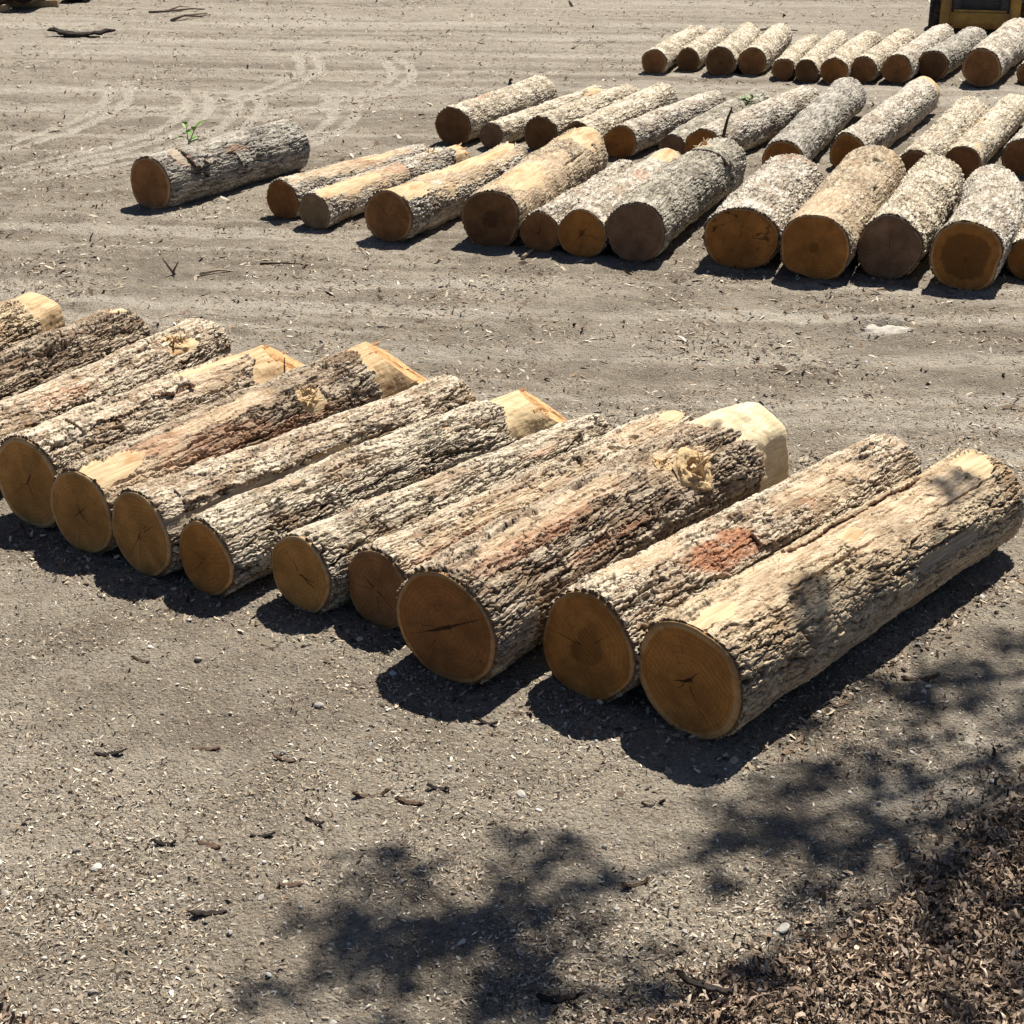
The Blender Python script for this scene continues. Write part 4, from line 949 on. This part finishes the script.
BITS = [(-1.86, 6.33, .13, 'dark'), (-1.42, 6.36, .12, 'brown'), (-1.05, 6.27, .11, 'brown'), (-1.47, 5.63, .10, 'dark'), (-1.28, 5.62, .11, 'brown'), (-1.06, 5.69, .10, 'dark'),
        (-.85, 5.79, .09, 'dark'), (-.62, 5.98, .15, 'brown'), (-.45, 5.93, .12, 'brown'), (-.33, 6.02, .09, 'dark'), (-1.66, 5.28, .10, 'brown'), (-1.2, 5.16, .13, 'dark'), (-.9, 5.33, .09, 'brown'),
        (.62, 5.93, .10, 'dark'), (.5, 5.35, .12, 'brown'), (.18, 4.66, .16, 'dark'), (.70, 4.66, .20, 'dark'), (2.05, 7.02, .16, 'brown'),
        (-.12, 6.6, .10, 'dark'), (-1.9, 7.2, .1, 'brown')]
for i, (x, y, s, kd) in enumerate(BITS):
    o = bark_piece('bark_fragment', s, s*random.uniform(.14, .30), s*random.uniform(.04, .28), s*.05, M_DARKBARK if kd == 'dark' else M_BARKBIT, 200+i*7, .5)
    o.location = (x, y, gz(x, y)+(.035 if y < 5.1 and x > .6 else .0)); o.rotation_euler = (random.uniform(-.15, .15), random.uniform(-.1, .1), random.uniform(-.6, .6))
    tag(o, 'small blackish bark fragment lying on the dirt' if kd == 'dark' else 'small brown bark fragment lying on the dirt', 'bark fragment', 'blackish bark fragments' if kd == 'dark' else 'brown bark fragments')

# green plants
M_GREEN = attr_mat('green_leaf', .55, .3, 40, .3)
M_STEM = plain('green_stem', (.10, .13, .04), .7)
def leaf_blade(c, d, up, ln, wd):
    """pointed leaf folded along its midrib"""
    d = d/np.linalg.norm(d); s = np.cross(d, up); s /= np.linalg.norm(s); n = np.cross(s, d)
    V = []
    for t, w, z in ((0, .05, 0), (.25, .75, .03), (.5, 1, .04), (.75, .7, .0), (1, .03, -.10)):
        for e in (-1, 0, 1): V.append(c+d*t*ln+s*e*w*wd*.5+n*(z*ln+(abs(e))*.12*wd))
    return np.array(V), grid_faces(5, 3)
def plant(name, loc, stems, label, cat, seed, ls):
    r = random.Random(seed); root = empty(name, loc); tag(root, label, cat)
    sb, lb, T = Bag(), Bag(), []
    for (pts, leaves) in stems:
        pts = np.array(pts, float); sb.add(*tube_np(pts, np.linspace(.008, .004, len(pts)), 5))
        for k in range(leaves):
            t = (k+.7)/leaves*(len(pts)-1); i = min(int(t), len(pts)-2); p = pts[i]+(pts[i+1]-pts[i])*(t-i)
            a = k*2.4+r.uniform(-.4, .4); d = np.array([math.cos(a), math.sin(a), r.uniform(.0, .7)])
            V, F = leaf_blade(p, d, np.array([0, 0, 1.]), ls*r.uniform(.7, 1.2), ls*.5); lb.add(V, F); T += [(.10*r.uniform(.7, 1.6), .22*r.uniform(.8, 1.4), .035, 1)]*len(V)
    sb.make('stem', M_STEM, True, root); lb.make('leaves', M_GREEN, True, root, {'tint': np.array(T)})
plant('seedling', (-3.98, 19.75, gz(-3.98, 19.75)), [([(0, 0, 0), (.02, 0, .3), (.0, .02, .5)], 8), ([(0, 0, .2), (.08, .02, .38), (.12, .02, .46)], 4)], 'small bright green seedling growing behind the single grey log', 'seedling', 3, .15)
plant('leafy_sprig', (3.12, 21.7, .40), [([(0, 0, 0), (.05, .05, .06), (.10, .08, .08)], 8), ([(0, 0, 0), (-.05, .02, .07), (-.1, .06, .05)], 6)], 'green leafy sprig lying on a log of the second row', 'sprig', 4, .12)
# bare stake-like splinter leaning by the sprig
twig('splinter', [(2.55, 19.55, .33), (2.60, 19.6, .55), (2.65, 19.6, .70)], .024, M_BARKBIT, 'dark pointed splinter standing up from the second row below the sprig', 'splinter')

# ------------------------------------------------------------------ tree at the edge of the yard (its crown shades the foreground)
M_TLEAF = attr_mat('tree_leaf', .6, .25, 30, .3)
M_TRUNK = plain('tree_bark', (.14, .11, .085), .95, .1, 0, .4, 14)
def build_tree():
    root = empty('tree', (7.4, 11.6, 0)); org = np.array([7.4, 11.6, 0])
    tag(root, 'leafy tree standing right of the frame whose boughs shade the foreground dirt', 'tree')
    # places on the ground where the crown's clumps throw their shade: x, y, spread, height
    q = np.random.default_rng(5); extra = []
    for (x0, x1, y0, y1, n_) in ((-.85, .5, 4.45, 4.95, 10), (-.7, -.2, 4.9, 5.4, 5), (-.1, .36, 4.9, 5.5, 5), (1.0, 2.1, 5.45, 6.5, 10), (1.7, 2.9, 6.2, 7.4, 8), (1.0, 2.4, 4.5, 5.4, 4)):
        for _ in range(n_):
            a = q.uniform(x0, x1); b_ = q.uniform(y0, y1); extra.append((a, b_, q.uniform(.05, .12), 8.2+.35*(b_-4.5)+q.normal(0, .2)))
    tg = [(-.62, 4.72, .26, 8.2), (-.55, 5.30, .22, 8.4), (-.40, 5.44, .10, 8.4), (-.38, 4.85, .24, 8.2), (-.62, 4.98, .16, 8.2), (.02, 5.46, .20, 8.6), (.22, 5.52, .16, 8.6), (.0, 5.18, .2, 8.5), (.22, 5.08, .2, 8.4), (.10, 4.78, .24, 8.2), (.45, 4.66, .24, 8.0), (-.02, 4.60, .2, 8.1),
          (.92, 5.82, .14, 8.8), (1.02, 5.66, .18, 8.8), (1.22, 5.52, .18, 8.7), (1.16, 5.92, .17, 8.9), (1.36, 6.05, .18, 9), (1.62, 6.20, .17, 9.1), (1.88, 6.36, .2, 9.2), (1.44, 5.40, .18, 8.7), (1.20, 5.22, .16, 8.6), (1.60, 5.75, .14, 8.9),
          (2.05, 6.72, .22, 9.4), (2.35, 7.0, .22, 9.5), (2.62, 7.3, .22, 9.6), (2.45, 6.6, .22, 9.3), (2.15, 6.12, .2, 9.1), (2.3, 5.85, .24, 9.0), (2.0, 5.05, .18, 8.6), (2.05, 5.55, .18, 8.8), (1.65, 4.95, .12, 8.5), (1.72, 5.25, .22, 8.7), 
          (2.8, 6.2, .3, 9.1), (2.9, 6.9, .25, 9.4), (3.1, 5.6, .3, 8.9), 
          (1.40, 6.83, .07, 8.6), (1.56, 6.85, .09, 8.7), (1.50, 7.0, .08, 8.7), (2.42, 8.15, .09, 9.2), (2.55, 8.3, .07, 9.2),
          *[(float(a), float(b), float(c), float(d)) for a, b, c, d in extra], (3.4, 4.2, .35, 8.4), (3.5, 6.2, .4, 9.2), (3.6, 7.4, .4, 9.6), (4.2, 5.2, .45, 8.8), (4.4, 6.8, .45, 9.6), (4.9, 6.0, .5, 10.2), (4.6, 4.6, .5, 9.8)]
    hub = np.array([6.2, 11.9, 7.0]); b = Bag()
    tr = [np.array([0, 0, -.1]), np.array([.0, .05, 1.2]), np.array([-.15, .1, 3.2]), np.array([-.55, .15, 5.2]), hub-org]
    tk = Bag(); tk.add(*tube_np(tr, [.34, .27, .23, .19, .14], 14)); top = [hub-org, np.array([-.9, .5, 9.5]), np.array([-.7, .9, 11.5])]; tk.add(*tube_np(top, [.15, .09, .04], 10))
    tk.make('trunk', M_TRUNK, True, root)
    r = np.random.default_rng(99)
    LV, LT = [], []; leafn = 0
    cents = []
    for (x, y, s, h) in tg:
        zz = .55 if (s < .1) else 0.
        h = h+r.normal(0, .25); t = (h-zz)/SUN[2]
        cents.append((np.array([x, y+.05, zz])+SUN*t-org, s))
    for k in range(26):                                         # the rest of the crown, over the trunk and beyond
        a = r.uniform(-1.6, 1.9); d = r.uniform(.5, 2.6)
        cents.append((np.array([-.4+d*math.cos(a), .6+d*math.sin(a)*1.1, r.uniform(7.5, 12)]), r.uniform(.4, .7)))
    limbs = Bag(); groups = {}
    for c, s in cents: groups.setdefault((int((c[0]+20)//2.2), int((c[1]+20)//2.2)), []).append((c, s))
    for g_, items in groups.items():
        m = np.mean([c for c, s in items], 0); st = hub-org+np.array([0, 0, r.uniform(-1.2, 1.5)])*.5; hv = m-np.array([0, 0, .25])
        midp = (st+hv)/2+np.array([0, 0, .35+r.uniform(0, .3)]); limbs.add(*tube_np([st, midp, hv], [.05, .03, .014], 7))
        for c, s in items:
            limbs.add(*tube_np([hv, (hv+c)/2+r.normal(0, .05, 3), c], [.018, .012, .006], 5))
    limbs.make('limb', M_TRUNK, True, root)
    P, T = [], []
    for c, s in cents:
        nl = int(10+430*s*s+80*s)
        dirs = r.normal(size=(nl, 3)); dirs /= np.linalg.norm(dirs, axis=1)[:, None]
        q = c+dirs*(s*r.random((nl, 1))**.5)*np.array([1.0, 1.15, .5])
        for p in q:
            a = r.uniform(0, 6.28); d = np.array([math.cos(a), math.sin(a), r.normal(-.2, .4)])
            V, F = leaf_blade(p, d, np.array([r.normal(0, .5), r.normal(0, .5), 1.]), r.uniform(.07, .13), r.uniform(.035, .06)); P.append(V)
            T.append((.05*r.uniform(.7, 1.6), .10*r.uniform(.7, 1.5), .022))
    P = np.array(P); N = len(P); f = grid_faces(5, 3)
    F = (f[None]+np.arange(N)[:, None, None]*15).reshape(-1, 4); T = np.repeat(np.c_[np.array(T), np.ones(N)][:, None], 15, 1).reshape(-1, 4)
    mesh_np('crown', P.reshape(-1, 3), F, M_TLEAF, True, root, {'tint': T})
build_tree()

# ------------------------------------------------------------------ light, sky, camera
w = bpy.data.worlds.new('World'); scene.world = w; w.use_nodes = True
nt = w.node_tree; sky = nt.nodes.new('ShaderNodeTexSky'); sky.sky_type = 'NISHITA'; sky.sun_disc = False
sky.sun_elevation = SUN_EL; sky.sun_rotation = SUN_AZ; sky.air_density = .6; sky.dust_density = .4
bg = nt.nodes['Background']; nt.links.new(sky.outputs[0], bg.inputs['Color']); bg.inputs['Strength'].default_value = .05
sl = bpy.data.lights.new('sun', 'SUN'); sl.energy = 5.0; sl.angle = R_(.53); sl.color = (1, .95, .86)
so = bpy.data.objects.new('sun', sl); col.objects.link(so); so.rotation_euler = Vector(-SUN).to_track_quat('-Z', 'Y').to_euler()
cam = bpy.data.cameras.new('camera'); co = bpy.data.objects.new('camera', cam); col.objects.link(co)
co.location = (0, 0, 4.0); co.rotation_euler = (R_(90)-math.atan(702/1600), 0, 0)
cam.sensor_width = 36; cam.lens = 36*1600/1024; cam.clip_start = .1; cam.clip_end = 2000
scene.camera = co
scene.view_settings.view_transform = 'Standard'; scene.view_settings.look = 'None'; scene.view_settings.gamma = 1; scene.view_settings.exposure = .78
scene.cycles.max_bounces = 6; scene.cycles.diffuse_bounces = 4
